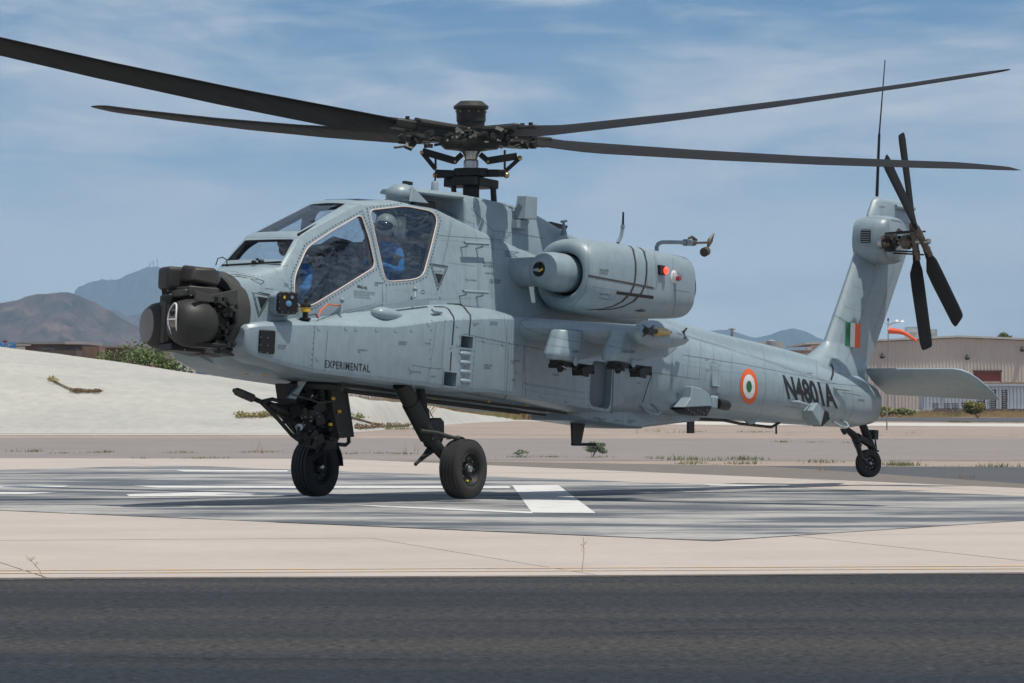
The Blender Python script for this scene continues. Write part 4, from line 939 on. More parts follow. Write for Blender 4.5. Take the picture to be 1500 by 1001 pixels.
# ---- belly fairing, tail boom extras
bf = []
for X, hw, zb in [(-1.75, .10, 1.12), (-1.80, .30, 1.05), (-1.9, .36, 1.0), (-3.0, .34, .985), (-3.35, .30, 1.0), (-3.42, .28, 1.02), (-4.9, .12, 1.2)]:
    bf.append([V((X, -hw, 1.3)), V((X, -hw, zb + .03)), V((X, -hw * .85, zb)), V((X, hw * .85, zb)), V((X, hw, zb + .03)), V((X, hw, 1.3))])
Mb().rings(bf).build('belly_fairing', hull, heli, bevel=.012)
# ---- tail fin
LE = [B(1196, 540, Y=0), B(1240, 412, Y=0), B(1280, 289, Y=0)]
TEp = [B(1263, 545, Y=0), B(1290, 470, Y=0), B(1317, 390, Y=0), B(1333, 345, Y=0), B(1335, 300, Y=0)]
def at_z(pl, z):
    pl = sorted(pl, key=lambda p: p.z)
    if z <= pl[0].z: a, b = pl[0], pl[1]
    else:
        for a, b in zip(pl, pl[1:]):
            if a.z <= z <= b.z: break
    return a.x + (b.x - a.x) * (z - a.z) / (b.z - a.z)
zt = (LE[-1].z + TEp[-1].z) / 2
fr = []
def finsec(z, tk, xl=None, xt=None, sc=1):
    xl = at_z(LE, z) if xl is None else xl; xt = at_z(TEp, z) if xt is None else xt; c = xl - xt; o = []
    sh = [(0, 0), (.02, .34), (.07, .62), (.16, .86), (.3, 1), (.5, .97), (.75, .75), (1, .42)]
    for s_, h in sh: o.append(V((xl - c * s_, h * tk / 2 * sc, z)))
    for s_, h in sh[:0:-1]: o.append(V((xl - c * s_, -h * tk / 2 * sc, z)))
    return o
zz = [1.9, 2.2, 2.6, 3.0, 3.4, 3.8, 4.1, zt - .06]
for z in zz: fr.append(finsec(z, .30 - .035 * (z - 1.9)))
xl, xt = at_z(LE, zt - .02) - .02, at_z(TEp, zt - .02) + .02
fr.append(finsec(zt - .015, .17, xl - .01, xt + .01)); fr.append(finsec(zt, .11, xl - .04, xt + .03))
fin = Mb().rings(fr).build('tail_fin', hull, heli, angle=40)
# root fairing where the fin grows out of the boom
rf = []
for z, l, t, h in [(1.90, -7.25, -8.95, .36), (2.07, -7.35, -8.95, .33), (2.2, -7.62, -8.95, .27), (2.3, -7.82, -8.95, .215), (2.38, -7.95, -8.92, .19), (2.42, -7.98, -8.9, .17)]:
    rf.append(finsec(z, h * 1.45, l, t))
Mb().rings(rf).build('fin_root_fairing', hull, heli, angle=40)
tc_ = B(1312, 350, Y=.40)
def gbr(Y, s, dx=0):
    o = []
    for k in range(28):
        t = 2 * pi * k / 28; c, s_ = cos(t), sin(t)
        rx, rz = .335 * s, .285 * s; 
        e = 2.7
        o.append(V((tc_.x + dx + rx * math.copysign(abs(c) ** (2 / e), c), Y, tc_.z + rz * math.copysign(abs(s_) ** (2 / e), s_) + (.0 if s_ > 0 else -.03 * s))))
    return o
gb = Mb().rings([gbr(-.04, .95, .03), gbr(.08, 1.02, .03), gbr(.2, 1.04, .02), gbr(.33, 1.0, .0), gbr(.385, .93, -.01), gbr(.40, .87, -.02)]).build('tail_gearbox_fairing', hull, heli, angle=40)
Mb().tube([B(1312, 303, Y=.12) , B(1338, 306, Y=.12)], [.03, .035], 12).build('fin_tip_light', hull, heli)
# grille on the forward face
g0 = V((tc_.x + .355, 0, tc_.z)); gp = Mb().box((g0.x + .02, .17, g0.z), (.03, .14, .17)); 
grl = gp.build('cooling_grille', black, heli, bevel=.01)
for k in range(6): Mb().box((g0.x + .037, .17, g0.z - .07 + .028 * k), (.012, .13, .009)).build('grille_slat', hull_d, grl)
# ---- stabilator
tipx = [(.16, 0), (1.42, 0), (1.52, .03), (1.60, .10), (1.66, .22), (1.72, .45), (1.745, .62)]
le = B(1405, 541, Y=1.5)
for sgn in (1, -1):
    rr = []
    for Y, back in tipx:
        c = .74 - back; ang = R(27)
        p = V((le.x - back * cos(ang) + .02, sgn * Y, le.z - back * sin(ang)))
        if Y < .3: c = .62
        rr.append(airfoil(p, c / 1.0, max(.05, .15 - back * .09), droop=ang, n=8))
    rr = [r for r in rr]
    Mb().rings(rr).build('stabilator', hull, heli, angle=40)
# ============================================================ HELICOPTER: fitted parts
def Wb(p): return HMi @ V(p)
def wdir(d): return (HMi.to_3x3() @ V(d)).normalized()
# ---- recesses in the port flank
cts = []
def recess(px, Y=.95, depth=.24, r=True):
    p = [B(u, v, Y=Y) for u, v in px]
    if r: p = chaikin(p, 2, .12)
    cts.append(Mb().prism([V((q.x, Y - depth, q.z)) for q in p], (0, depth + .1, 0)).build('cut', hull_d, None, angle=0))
recess([(675.5, 492), (692.5, 494), (691.5, 511), (674.5, 509)], r=False)
recess([(651, 544.5), (668.5, 547), (667, 567), (649.5, 564.5)], r=False)
recess([(866, 528), (898, 532), (894, 600), (862, 594)], depth=.1)
boolean(bay, cts) if False else None
def bake_bool(target, tools):
    for t in tools: t.parent = heli
    ms = list(target.modifiers); bpy.context.view_layer.update()
    for t in tools:
        m = target.modifiers.new('b', 'BOOLEAN'); m.operation = 'DIFFERENCE'; m.object = t; m.solver = 'EXACT'; m.material_mode = 'TRANSFER'
    bpy.context.view_layer.update(); dg = bpy.context.evaluated_depsgraph_get()
    me = bpy.data.meshes.new_from_object(target.evaluated_get(dg)); target.modifiers.clear(); target.data = me
    for t in tools: bpy.data.objects.remove(t)
bake_bool(bay, cts)
for p in bay.data.polygons: p.use_smooth = True
bay.data.set_sharp_from_angle(angle=R(28))
q = [B(u, v, Y=.862) for u, v in ((862, 524), (900, 529), (897, 606), (859, 599))]
Mb().prism(q, (0, .004, 0)).build('recess_panel', mat('recess_dark_tone', (.10, .125, .14), .6, var=.1), bay)  # evenly darker sheet at the back of the recess
for px in ([(675, 491), (693, 493.5), (692, 512.5), (674, 510.5)], [(650, 543.5), (669, 546), (667.5, 568), (649, 565.5)]):
    p = [B(u, v, Y=.957) for u, v in px]; Mb().tube(p + [p[0]], .006, 5).build('vent_rim', hull, bay)
for px in ((678, 492, 514), ):
    pass
for v in (519, 532, 545.5, 559):
    a, b = B(674.5, v - 1.2, Y=.955), B(689, v + .8, Y=.955)
    Mb().tube([a, a.lerp(b, .12), a.lerp(b, .5), a.lerp(b, .88), b], [.008, .026, .03, .026, .008], 10).build('louvre', hull, bay)
# blister on the bay shoulder and its strake
p = B(553, 457, Y=.80); Mb().lathe([(0, .01), (.012, .04), (.05, .068), (.12, .082), (.28, .078), (.5, .055), (.8, .01)], p - V((0, .03, .015)), (-1, -.12, .01), 20, sq=(1.3, 1)).build('bay_blister', hull, bay, angle=60)
p0, p1 = B(560, 446, Y=.70), B(628, 436, Y=.70)
Mb().prism([p0, p1, p1 - V((0, 0, .08)), p0 - V((0, 0, .06))], (0, .012, 0)).build('drip_rail', hull, bay)
p = B(640, 456, Y=.86); Mb().box(p, (.16, .05, .03), (R(-40), 0, 0)).build('step_lip', hull, bay, bevel=.006)
# ---- nose sight turret
Mb().lathe([(4.57, .30), (4.575, .44), (4.60, .455), (4.80, .445), (4.815, .425), (4.81, .40), (4.70, .38)], (0, 0, 1.665), (1, 0, 0), 40).build('nose_shroud', olive_l, heli, angle=30)
tur = Mb().lathe([(4.6, .36), (4.95, .34), (5.05, .25)], (0, 0, 1.62), (1, 0, 0), 24).build('sight_turret', black, heli)
tq = B(266, 476, Y=0); nb, ab = V((.90, -.44, 0)), V((.44, .90, 0)); up = V((0, 0, 1))
def T(n, a, z): return tq + nb * n + ab * a + up * z
m_t = Matrix((nb, ab, up)).transposed()
for a, nm in ((.315, 'sight_pod'), (-.315, 'sight_pod')):
    pod = Mb().lathe([(-.24, .02), (-.225, .10), (-.18, .17), (-.10, .225), (.0, .25), (.10, .248), (.19, .22), (.245, .175), (.25, .16)], T(0, a, 0), nb, 32).build(nm, olive, tur, angle=50)
    if a > 0:
        # oval window with pale rim and cross bar
        rim = [T(.255 - .06 * abs(sin(t)) ** 2 * (1 if sin(t) < 0 else .45), a + .012 + .095 * cos(t), .02 + .17 * sin(t)) for t in [2 * pi * k / 24 for k in range(24)]]
        rim = [p + nb * .004 for p in rim]
        Mb().add([T(.285, a + .01, .01)] + rim, [(0, i + 1, (i + 1) % 24 + 1) for i in range(24)]).build('optic_window', brownglass, tur)
        Mb().tube([p + nb * .012 for p in rim] + [rim[0] + nb * .012], .009, 6).build('window_rim', white_p, tur)
        Mb().tube([T(.275, a - .085, .02), T(.30, a + .01, .02), T(.275, a + .105, .02)], .007, 6).build('window_bar', white_p, tur)
        Mb().tube([T(.27, a + .005, -.13), T(.295, a + .0, -.05), T(.298, a - .02, .02)], .004, 5).build('window_bar', white_p, tur)
        Mb().ell(T(.28, a + .02, .09), (.02, .03, .035)).build('optic_eye', black, tur)
    else:
        Mb().lathe([(0, .172), (.012, .172), (.013, .165)], T(.24, a, -.01), nb, 28, sq=(1, 1.03)).build('optic_window', brownglass, tur)
yk = Mb()
yk.box(T(.04, -.02, .06), (.30, .16, .50), m_t).box(T(.12, -.05, .24), (.14, .22, .12), m_t).box(T(.19, -.03, .02), (.03, .10, .44), m_t)
yk.build('turret_yoke', olive, tur, bevel=.015)
yk = Mb().box(T(.0, .0, -.24), (.36, .30, .08), m_t).box(T(-.2, .0, -.2), (.3, .5, .10), m_t).box(T(-.15, .30, -.22), (.34, .30, .05), m_t)
yk.build('turret_base', black, tur, bevel=.015)
# night vision head on top
Mb().box(T(.08, -.06, .475), (.27, .26, .24), m_t).build('night_sight', olive, tur, bevel=.045, seg=4)
h2 = T(-.02, .20, .53)
hh = Mb().hexa([h2 + nb * a + ab * b + up * c for a, b, c in ((-.22, -.2, -.13), (.10, -.2, -.09), (.10, .12, -.09), (-.22, .16, -.13), (-.2, -.16, .08), (.08, -.14, .09), (.04, .10, .05), (-.2, .12, .06))])
hh.build('night_sight_hood', olive, tur, bevel=.03, seg=3)
Mb().lathe([(0, .07), (.03, .07), (.035, .055)], T(-.24, .24, .50), (-.2, 1, 0), 16).build('night_sight_lens', visor_m, tur)
Mb().box(T(-.06, .12, .33), (.34, .5, .1), m_t).box(T(.1, .13, .31), (.1, .42, .07), m_t).build('sight_shelf', olive_l, tur, bevel=.012)
for k in range(3):
    Mb().tube([T(.17, -.12 + .045 * k, .30), T(.19, -.10 + .045 * k, .36), T(.14, -.04 + .04 * k, .43)], .012, 6).build('cable', black, tur)
br = [B(u, v, Y=.40) for u, v in ((284, 425), (306, 432), (345, 424), (345, 459), (318, 444), (284, 441))]
Mb().prism(br, (0, .03, 0)).build('side_bracket', olive_l, tur, bevel=.006)
br = [B(u, v, Y=-.10) for u, v in ((318, 500), (352, 488), (357, 512), (338, 524), (300, 522), (262, 512))]
Mb().prism([p + V((0, .38, 0)) for p in br], (0, -.6, 0)).build('lower_shroud', olive, tur, bevel=.02)
cb = Mb(); rnd = random.Random(3)
for _ in range(70):
    a, z_, n_ = rnd.uniform(-.05, .46), rnd.uniform(-.27, .28), rnd.uniform(-.42, -.16)
    cb.box(T(n_, a, z_), [rnd.uniform(.02, .07) for _ in range(3)], (rnd.uniform(0, 3), rnd.uniform(0, 3), 0))
cb.build('turret_fittings', black, tur, kind='stuff')
cb = Mb()
for _ in range(40):
    a, z_ = rnd.uniform(-.30, .46), rnd.choice((rnd.uniform(-.27, -.2), rnd.uniform(.22, .3)))
    cb.ell(T(rnd.uniform(-.35, .1), a, z_), (.008,) * 3, su=6, sv=4)
cb.build('turret_bolts', steel, tur, kind='stuff')
c_ = [B(316, 389, Y=.12) + V((0, 0, 0)), B(319, 379, Y=.12), B(326, 377, Y=.12), B(332, 381, Y=.12), B(333, 391, Y=.12)]
Mb().tube(c_, .006, 6).build('cable_loop', black, heli)
# ---- wiper and windscreen base hardware
Mb().tube([B(325, 389, Y=-.25), B(360, 387, Y=.0), B(412, 384, Y=.40)], .012, 6).build('wiper', black, heli)
for u, v, s in ((372, 384, .03), (383, 384, .04), (377, 380, .02)): Mb().ell(B(u, v, Y=.12), (s, s, s * .7)).build('wiper_motor', black, heli)
a, b = B(437, 344, Y=.345), B(512, 303, Y=.25)
Mb().tube([a, a.lerp(b, .45), a.lerp(b, .95)], [.016, .013, .008], 6).build('canopy_wiper', black, heli)
# ---- missile warning sensor and side antenna plate
p = B(421, 444, Y=.70); nn = V((.50, .86, 0.0)).normalized(); aa = V((-.86, .50, 0)); mm = Matrix((nn, aa, up)).transposed()
hs = Mb(); hs.rings([[p + nn * t + aa * (x * s) + up * (y * s) for x, y in ((-.12, -.07), (-.07, -.12), (.07, -.12), (.12, -.07), (.12, .07), (.07, .12), (-.07, .12), (-.12, .07))] for t, s in ((-.32, 1.12), (-.14, 1.05), (-.02, .98))])
hs.build('warning_sensor_housing', hull, heli, bevel=.015)
sn = Mb().rings([[p + nn * t + aa * (x * s) + up * (y * s) for x, y in ((-.115, -.085), (-.085, -.115), (.085, -.115), (.115, -.085), (.115, .085), (.085, .115), (-.085, .115), (-.115, .085))] for t, s in ((-.03, 1), (.02, 1), (.03, .93))]).build('warning_sensor', black, heli, bevel=.004)
Mb().lathe([(0, .032), (.008, .032), (.012, .026)], p + nn * .03 + up * -.01, nn, 20).build('sensor_lens', lens, sn)
Mb().lathe([(0, .018), (.008, .018)], p + nn * .03 + up * .06 + aa * .035, nn, 14).build('sensor_stud', steel, sn)
Mb().box(p + nn * .033 + up * .055 - aa * .05, (.004, .02, .03), mm).build('sensor_mark', yellow, sn)
ss = Mb()
for k in range(12):
    t = 2 * pi * k / 12; x, y = .102 * max(-1, min(1, 1.3 * cos(t))), .102 * max(-1, min(1, 1.3 * sin(t))); ss.ell(p + nn * .03 + aa * x + up * y, (.006,) * 3, su=6, sv=4)
ss.build('sensor_screws', steel, sn, kind='stuff')
bpy.context.view_layer.update()
bvh_b = bvh_of([bay])
h1 = hit(bvh_b, 390, 501, .6); n1 = h1[1]; fx = (V((1, 0, 0)) - n1 * n1.x).normalized(); fz = n1.cross(fx); m1 = Matrix((fx, n1, V((0, 0, 1)))).transposed()
pl_ = Mb().box(h1[0] + n1 * .015, (.19, .035, .245), m1).build('flank_antenna', black, bay, bevel=.012)
ss = Mb()
for sx_ in (-.088, 0, .088):
    for sz in (-.115, -.04, .04, .115): ss.ell(h1[0] + n1 * .033 + m1 @ V((sx_ if abs(sz) < .11 or True else 0, 0, sz)), (.007,) * 3, su=6, sv=4)
ss.build('antenna_screws', steel, pl_, kind='stuff')
# beacon on the bay nose with orange cable
p = B(447, 466, Y=.66)
bc = Mb().lathe([(-.02, .06), (.0, .06), (.005, .03), (.06, .03)], p, (0, 0, 1), 14).build('position_light', black, heli)
Mb().lathe([(.06, .048), (.085, .052), (.11, .048)], p, (0, 0, 1), 16).build('light_collar', yellow, bc)
Mb().lathe([(.11, .045), (.12, .06), (.14, .055), (.155, .02), (.2, .015)], p, (0, 0, 1), 16).build('light_cap', black, bc)
c_ = [B(452, 462, Y=.66), B(462, 460, Y=.7), B(466, 466, Y=.7), B(470, 455, Y=.68), B(480, 446, Y=.66), B(500, 448, Y=.62)]
Mb().tube(c_[:3], .008, 6).build('cable', black, bc)
Mb().tube([c_[2]] + c_[3:], .009, 6).build('cable', mat('orange_cable', (.62, .13, .06), .6), bc)
for u, v0, v1 in ((501, 440, 459), (608, 424, 436)):
    a, b = B(u, v1, Y=.70), B(u, v0, Y=.66); Mb().tube([a, b], .011, 6).ell(b, (.03, .025, .03)).ell(b + V((.01, .02, 0)), (.012,) * 3).build('grab_post', hull_d, heli)
# ---- steps and hand rails on the flank
def rail(u0, u1, v, posts, bvh, drop=9, off=.085):
    a, n = hit(bvh, u0, v + drop, .7); b, n2 = hit(bvh, u1, v + drop + (u1 - u0) * .06, .7)
    z = V((0, 0, drop / FPX * 53)); a = a + V((0, off, 0)) + z; b = b + V((0, off, 0)) + z
    m = Mb().tube([a, b], .018, 8)
    for t in posts:
        c = a.lerp(b, t); m.tube([c, c - V((0, .0, .035)), c - V((0, off + .02, .05))], .011, 6)
    return m.build('step_rail', hull, heli)
bpy.context.view_layer.update(); bvh_r = bvh_of([fus])
rail(671, 706, 356, (.12, .75), bvh_r); rail(669, 705, 427, (.12, .8), bvh_r)
# ---- items on the cowling and engines
q = [B(u, v, Y=.46) for u, v in ((763, 287), (778, 289), (777, 322), (758, 321))]
bx = Mb().hexa([q[3] - V((0, .05, 0)), q[2] - V((0, .05, 0)), q[2] + V((0, .09, 0)), q[3] + V((0, .09, 0)), q[0] - V((0, .05, 0)), q[1] - V((0, .05, 0)), q[1] + V((0, .09, 0)), q[0] + V((0, .09, 0))])
dsp = bx.build('cowling_scoop', hull, heli, bevel=.008)
q2 = [B(u, v, Y=.5) for u, v in ((758, 322), (776, 323), (771, 337), (757, 334))]
Mb().prism(q2, (0, -.12, 0)).build('scoop_foot', hull_d, dsp, bevel=.004)
p = B(637, 272, Y=.12); an = Mb().lathe([(-.07, .045), (.03, .04), (.045, .03)], p, (0, 0, 1), 16).build('antenna_base', hull, heli)
Mb().tube([p, p + V((0, 0, .22))], [.012, .005], 8).build('antenna_whip', black, an)
p = B(826, 345, Y=.40); Mb().tube([p, B(825.5, 326, Y=.40)], [.04, .014], 8).tube([B(822, 325, Y=.40), B(830, 324, Y=.40)], .014, 6).build('pitot_probe', hull_d, heli)
a = [B(905, 356, Y=.55), B(910, 346, Y=.55), B(912, 334, Y=.55)]
pt = Mb().tube(a, .02, 8).tube([B(912, 334, Y=.55), B(912.5, 330, Y=.55)], .026).build('tube_antenna', hull_d, heli)
Mb().tube([B(912.5, 330, Y=.55), B(913, 311, Y=.55)], [.014, .011], 8).build('antenna_tip', black, pt)
Mb().prism([B(u, v, Y=.2) for u, v in ((808, 325), (832, 331), (830, 336), (808, 330))], (0, -.1, 0)).build('cowling_vane', black, heli)
a = [B(u, v, Y=1.0) for u, v in ((962, 372), (962, 362), (964, 357.5), (970, 355), (985, 355), (1003, 355.5))]
arm = Mb().tube([a[0] - V((0, 0, .12))] + a, .024, 10).lathe([(-.1, .07), (.0, .035)], a[0], (0, 0, 1), 12).tube([a[-1], B(1011, 355.5, Y=1.0)], .042, 10).build('air_data_arm', hull, heli)
br_m = mat('bronze_metal', (.13, .105, .085), .4, metal=.6, var=.2)
pr = Mb().tube([B(1010, 355.5, Y=1), B(1017, 356, Y=1)], .038).tube([B(1016, 356, Y=1), B(1037, 355.5, Y=1)], .014).tube([B(1009, 350, Y=1), B(1013, 347, Y=1), B(1020, 352, Y=1)], .018).build('air_data_probe', br_m, arm)
Mb().tube([B(1046, 342, Y=1), B(1040, 353, Y=1), B(1037, 362, Y=1)], [.006, .034, .014]).lathe([(-.035, .055), (.035, .055)], B(1033, 369, Y=1), (.9, .1, -.3), 14).build('air_data_vane', br_m, arm)
rl = Mb().box(B(968, 396, Y=1.43), (.12, .06, .11)).build('light_bracket', black, heli, bevel=.006)
Mb().ell(B(975, 396.5, Y=1.46), (.040, .035, .042)).build('red_position_light', redlamp, rl)
wl = Mb().lathe([(-.08, .085), (.0, .08), (.01, .06)], B(987, 406, Y=1.42), (0, 1, 0), 16).build('anticollision_light', white_p, heli)
Mb().lathe([(0, .052), (.07, .05), (.10, .03), (.105, .0)], B(987, 406, Y=1.43), (-.3, 1, 0), 16).build('light_cover', clearp, wl)
Mb().lathe([(0.01, .03), (.05, .028)], B(991, 408, Y=1.44), (0, 1, 0), 12).build('red_lens', mat('red_plastic', (.45, .02, .02), .3), wl)
# wingtip expendable with cross fins
ax0, ax1 = B(946, 485, Y=2.80), B(1000, 489, Y=2.62)
axd = (ax1 - ax0).normalized(); ln = (ax1 - ax0).length
bar_ = Mb().tube([ax0, ax0.lerp(ax1, .15), ax0.lerp(ax1, .16), ax1], [.04, .045, .028, .03], 10).build('tip_fitting', black, heli)
Mb().lathe([(ln * .25, .035), (ln * .3, .05), (ln * .42, .04), (ln * .5, .05), (ln * .62, .03)], ax0, axd, 12).build('fitting_collar', brass, bar_)
a_, b_ = frame_of(axd)
for t in (.05, .95):
    for k in range(4):
        d = a_ * cos(pi / 4 + pi / 2 * k) + b_ * sin(pi / 4 + pi / 2 * k); c = ax0.lerp(ax1, t)
        Mb().prism([c, c + axd * .09, c + d * .08 + axd * .05, c + d * .09 - axd * .01], a_.cross(d) .normalized() * .006 + b_ * .004).build('fitting_fin', black, bar_)
# ---- boom fittings
def hb(u, v, bvh): return hit(bvh, u, v, .45)
bpy.context.view_layer.update(); bvh_f = bvh_of([fus])
def loop(px, r, name, mt, Y0=None):
    pts = []
    for i, (u, v, off) in enumerate(px):
        p, n = hb(u, v, bvh_f) if off is not None else (None, None)
        pts.append(p + n * off)
    return Mb().tube(pts, r, 8).build(name, mt, heli)
loop([(935, 592, -.02), (941, 597, .03), (952, 604, .06), (962, 605, .07)], .014, 'tie_down_loop', hull)
pz = hb(962, 598, bvh_f)[0]
Mb().tube([B(938, 594, Y=.60), B(944, 600, Y=.66), B(952, 605, Y=.70), B(962, 607.5, Y=.72), B(967, 605, Y=.72), B(962, 598, Y=.68), B(954, 592, Y=.60)], .017, 8).build('tie_down_loop', hull, heli)
Mb().tube([B(1220, 618, Y=.30), B(1230, 624, Y=.36), B(1238, 627, Y=.38), B(1243, 625, Y=.38), B(1240, 620, Y=.34), B(1232, 616, Y=.28)], .016, 8).build('tie_down_loop', hull, heli)
p = B(1024, 590, Y=.62); 
wb = Mb().hexa([B(1002, 602, Y=.46), B(1037, 610, Y=.70), B(1042, 604, Y=.40), B(1010, 596, Y=.30), B(1008, 566, Y=.40), B(1024, 567, Y=.52), B(1044, 585, Y=.56), B(1030, 572, Y=.30)])
q = [(1003, 597), (1012, 583), (1014, 566), (1028, 569), (1040, 578), (1043, 595)]
wb = Mb().prism([B(u, v, Y=.62) for u, v in q], (0, -.25, 0)).build('aft_sensor_hood', hull, heli, bevel=.01)
Mb().prism([B(u, v, Y=.60) for u, v in ((1002, 599), (1013, 588), (1043, 596), (1036, 610), (1015, 607))], (0, -.2, 0)).build('aft_sensor', black, wb, bevel=.006)
st = Mb()
for k in range(7): st.ell(B(1008 + k * 4.6, 601 + (k % 3) * 2.2, Y=.61), (.008,) * 3, su=6, sv=4)
st.build('sensor_screws', steel, wb, kind='stuff')
Mb().box(B(1042, 590, Y=.45), (.16, .12, .17)).build('aft_sensor_arm', hull, heli, bevel=.03, seg=3)
Mb().lathe([(-.12, .062), (.10, .062), (.12, .055)], B(1058, 593, Y=.50), (-1, 0, -.02), 18).build('aft_camera', black, heli)
q = [(1200, 588), (1190, 604), (1206, 626), (1214, 600)]
dm = Mb().prism([B(u, v, Y=.50) for u, v in ((1198, 590), (1189, 602), (1203, 624), (1208, 602))], (0, -.2, 0)).build('aft_warning_housing', hull, heli, bevel=.008)
Mb().prism([B(u, v, Y=.49) for u, v in ((1201, 596), (1214, 604), (1216, 614), (1205, 625), (1200, 616))], (0, -.14, 0)).build('aft_warning_sensor', black, dm, bevel=.004)
st = Mb()
for u, v in ((1203, 599), (1208, 602), (1213, 605), (1215, 611), (1207, 622), (1203, 618)): st.ell(B(u, v, Y=.5), (.008,) * 3, su=6, sv=4)
st.build('sensor_screws', steel, dm, kind='stuff')
Mb().box(hb(1047, 551, bvh_f)[0], (.18, .025, .26), (R(6), 0, 0)).build('boom_access_panel', hull, heli, bevel=.004)
Mb().tube([B(1222, 569, Y=.40), B(1245, 572, Y=.44)], .014, 8).tube([B(1226, 569, Y=.42), B(1226, 575, Y=.25)], .01).build('tail_step', hull, heli)
Mb().tube([B(1158, 588, Y=.42), B(1170, 590, Y=.48), B(1188, 594, Y=.42)], [.004, .03, .004], 8).build('boom_blade_antenna', hull, heli)
a = B(922, 543, Y=.66); Mb().tube([a, B(946, 546, Y=.72)], .018, 8).build('boom_step', hull, heli)
Mb().tube([B(955, 548, Y=.60), B(950, 562, Y=.60), B(941, 590, Y=.62)], .005, 5).build('static_wire', black, heli)
# ---- belly antennas, tow rail
q = [B(u, v, Y=0) for u, v in ((836, 604), (859, 606), (850, 652), (838, 652))]
ba = Mb().prism([p + V((0, .015, 0)) for p in q], (0, -.03, 0)).build('belly_antenna', olive, heli, bevel=.006)
Mb().tube([B(838, 651, Y=0), B(872, 651.5, Y=0)], .018, 8).build('antenna_skid', black, ba)
q = [B(u, v, Y=0) for u, v in ((1007, 608), (1016, 608), (1016, 635), (1007, 635))]
Mb().prism([p + V((0, .015, 0)) for p in q], (0, -.03, 0)).build('belly_antenna', olive, heli, bevel=.005)
Mb().tube([B(965, 616, Y=.1), B(1010, 614, Y=.1), B(1060, 616, Y=.1), B(1085, 621, Y=.1), B(1130, 626, Y=.1), B(1142, 619, Y=.1)], .018, 8).tube([B(1137, 620, Y=.1), B(1137, 636, Y=.1)], .012).tube([B(1040, 612, Y=.1), B(1066, 612, Y=.1)], .03).build('tail_antenna_rail', black, heli)
Mb().prism([B(u, v, Y=.1) for u, v in ((1084, 610), (1108, 610), (1103, 621), (1095, 622))], (0, .03, 0)).build('rail_bracket', hull, heli)
# long belly strakes and dark seams under the keel
for y0, z0 in ((-.30, 1.055), (.05, 1.035), (.34, 1.058)):
    Mb().box((.6, y0, z0 + .005), (4.4, .03, .03)).build('keel_strake', olive, heli)
# ---- cockpit fit out
ck = Mb(); ck.box((2.62, 0, 1.56), (2.7, .95, .06)); ck.build('cockpit_floor', cock, heli)
def seat(X, z, nm):
    s = Mb().box((X, 0, z), (.46, .5, .12)).build(nm, seatm, heli, bevel=.03)
    Mb().hexa([V((X - .20, -.25, z)), V((X - .12, -.25, z)), V((X - .12, .25, z)), V((X - .20, .25, z)), V((X - .34, -.22, z + .72)), V((X - .24, -.22, z + .72)), V((X - .24, .22, z + .72)), V((X - .34, .22, z + .72))]).build('backrest', seatm, s, bevel=.02)
    for sg in (-1, 1): Mb().box((X - .06, sg * .29, z + .25), (.5, .03, .42), (0, R(-8), 0)).build('side_armour', cock, s, bevel=.01)
    return s
s1, s2 = seat(3.14, 1.72, 'seat'), seat(1.70, 2.08, 'seat')
Mb().box((1.46, 0, 2.88), (.10, .3, .28)).build('headrest', mat('cream_pad', (.45, .46, .36), .8, var=.2), s2, bevel=.05, seg=3)
Mb().hexa([V((3.72, -.42, 1.65)), V((3.95, -.42, 1.65)), V((3.95, .42, 1.65)), V((3.72, .42, 1.65)), V((3.66, -.40, 2.20)), V((3.92, -.38, 2.215)), V((3.92, .38, 2.215)), V((3.66, .40, 2.20))]).build('instrument_panel', cock, heli, bevel=.03)
Mb().hexa([V((2.62, -.36, 1.7)), V((2.78, -.36, 1.7)), V((2.78, .36, 1.7)), V((2.62, .36, 1.7)), V((2.44, -.34, 2.50)), V((2.60, -.34, 2.52)), V((2.60, .34, 2.52)), V((2.44, .34, 2.50))]).build('instrument_panel', cock, heli, bevel=.05)
Mb().box((2.52, 0, 2.56), (.42, .60, .10), (0, R(12), 0)).build('glare_shield', cock, heli, bevel=.04, seg=3)
dr = Mb(); rnd = random.Random(9)
for k in range(7):   # dark covers and conduits behind the gunner
    a = V((2.55 + k * .035 - .2, -.33, 2.58 - k * .05)); dr.tube([a, a + V((.05, .2, .06)), a + V((.1, .42, .02)), a + V((.02, .62, -.05))], [.05, .07, .06, .05], 8)
for k in range(26):
    dr.box((rnd.uniform(2.2, 3.3), rnd.choice((-1, 1)) * rnd.uniform(.38, .47), rnd.uniform(1.75, 2.25)), [rnd.uniform(.04, .16) for _ in range(3)], (rnd.uniform(-.3, .3), 0, rnd.uniform(-.3, .3)))
dr.build('cockpit_trim', seatm, heli, kind='stuff')
for sgn in (-1, 1):
    Mb().tube([(2.56, sgn * .56, 1.95), (2.52, sgn * .44, 2.5), (2.50, sgn * .34, 2.98)], .035, 8).build('canopy_frame_tube', cock, heli)
    Mb().tube([(1.12, sgn * .54, 2.15), (1.1, sgn * .42, 2.6), (1.1, sgn * .30, 2.98)], .04, 8).build('canopy_frame_tube', cock, heli)
Mb().tube([B(578, 306, Y=.33), B(580, 314, Y=.36), B(588, 314, Y=.36), B(590, 306, Y=.33)], .012, 6).build('canopy_handle', black, heli)
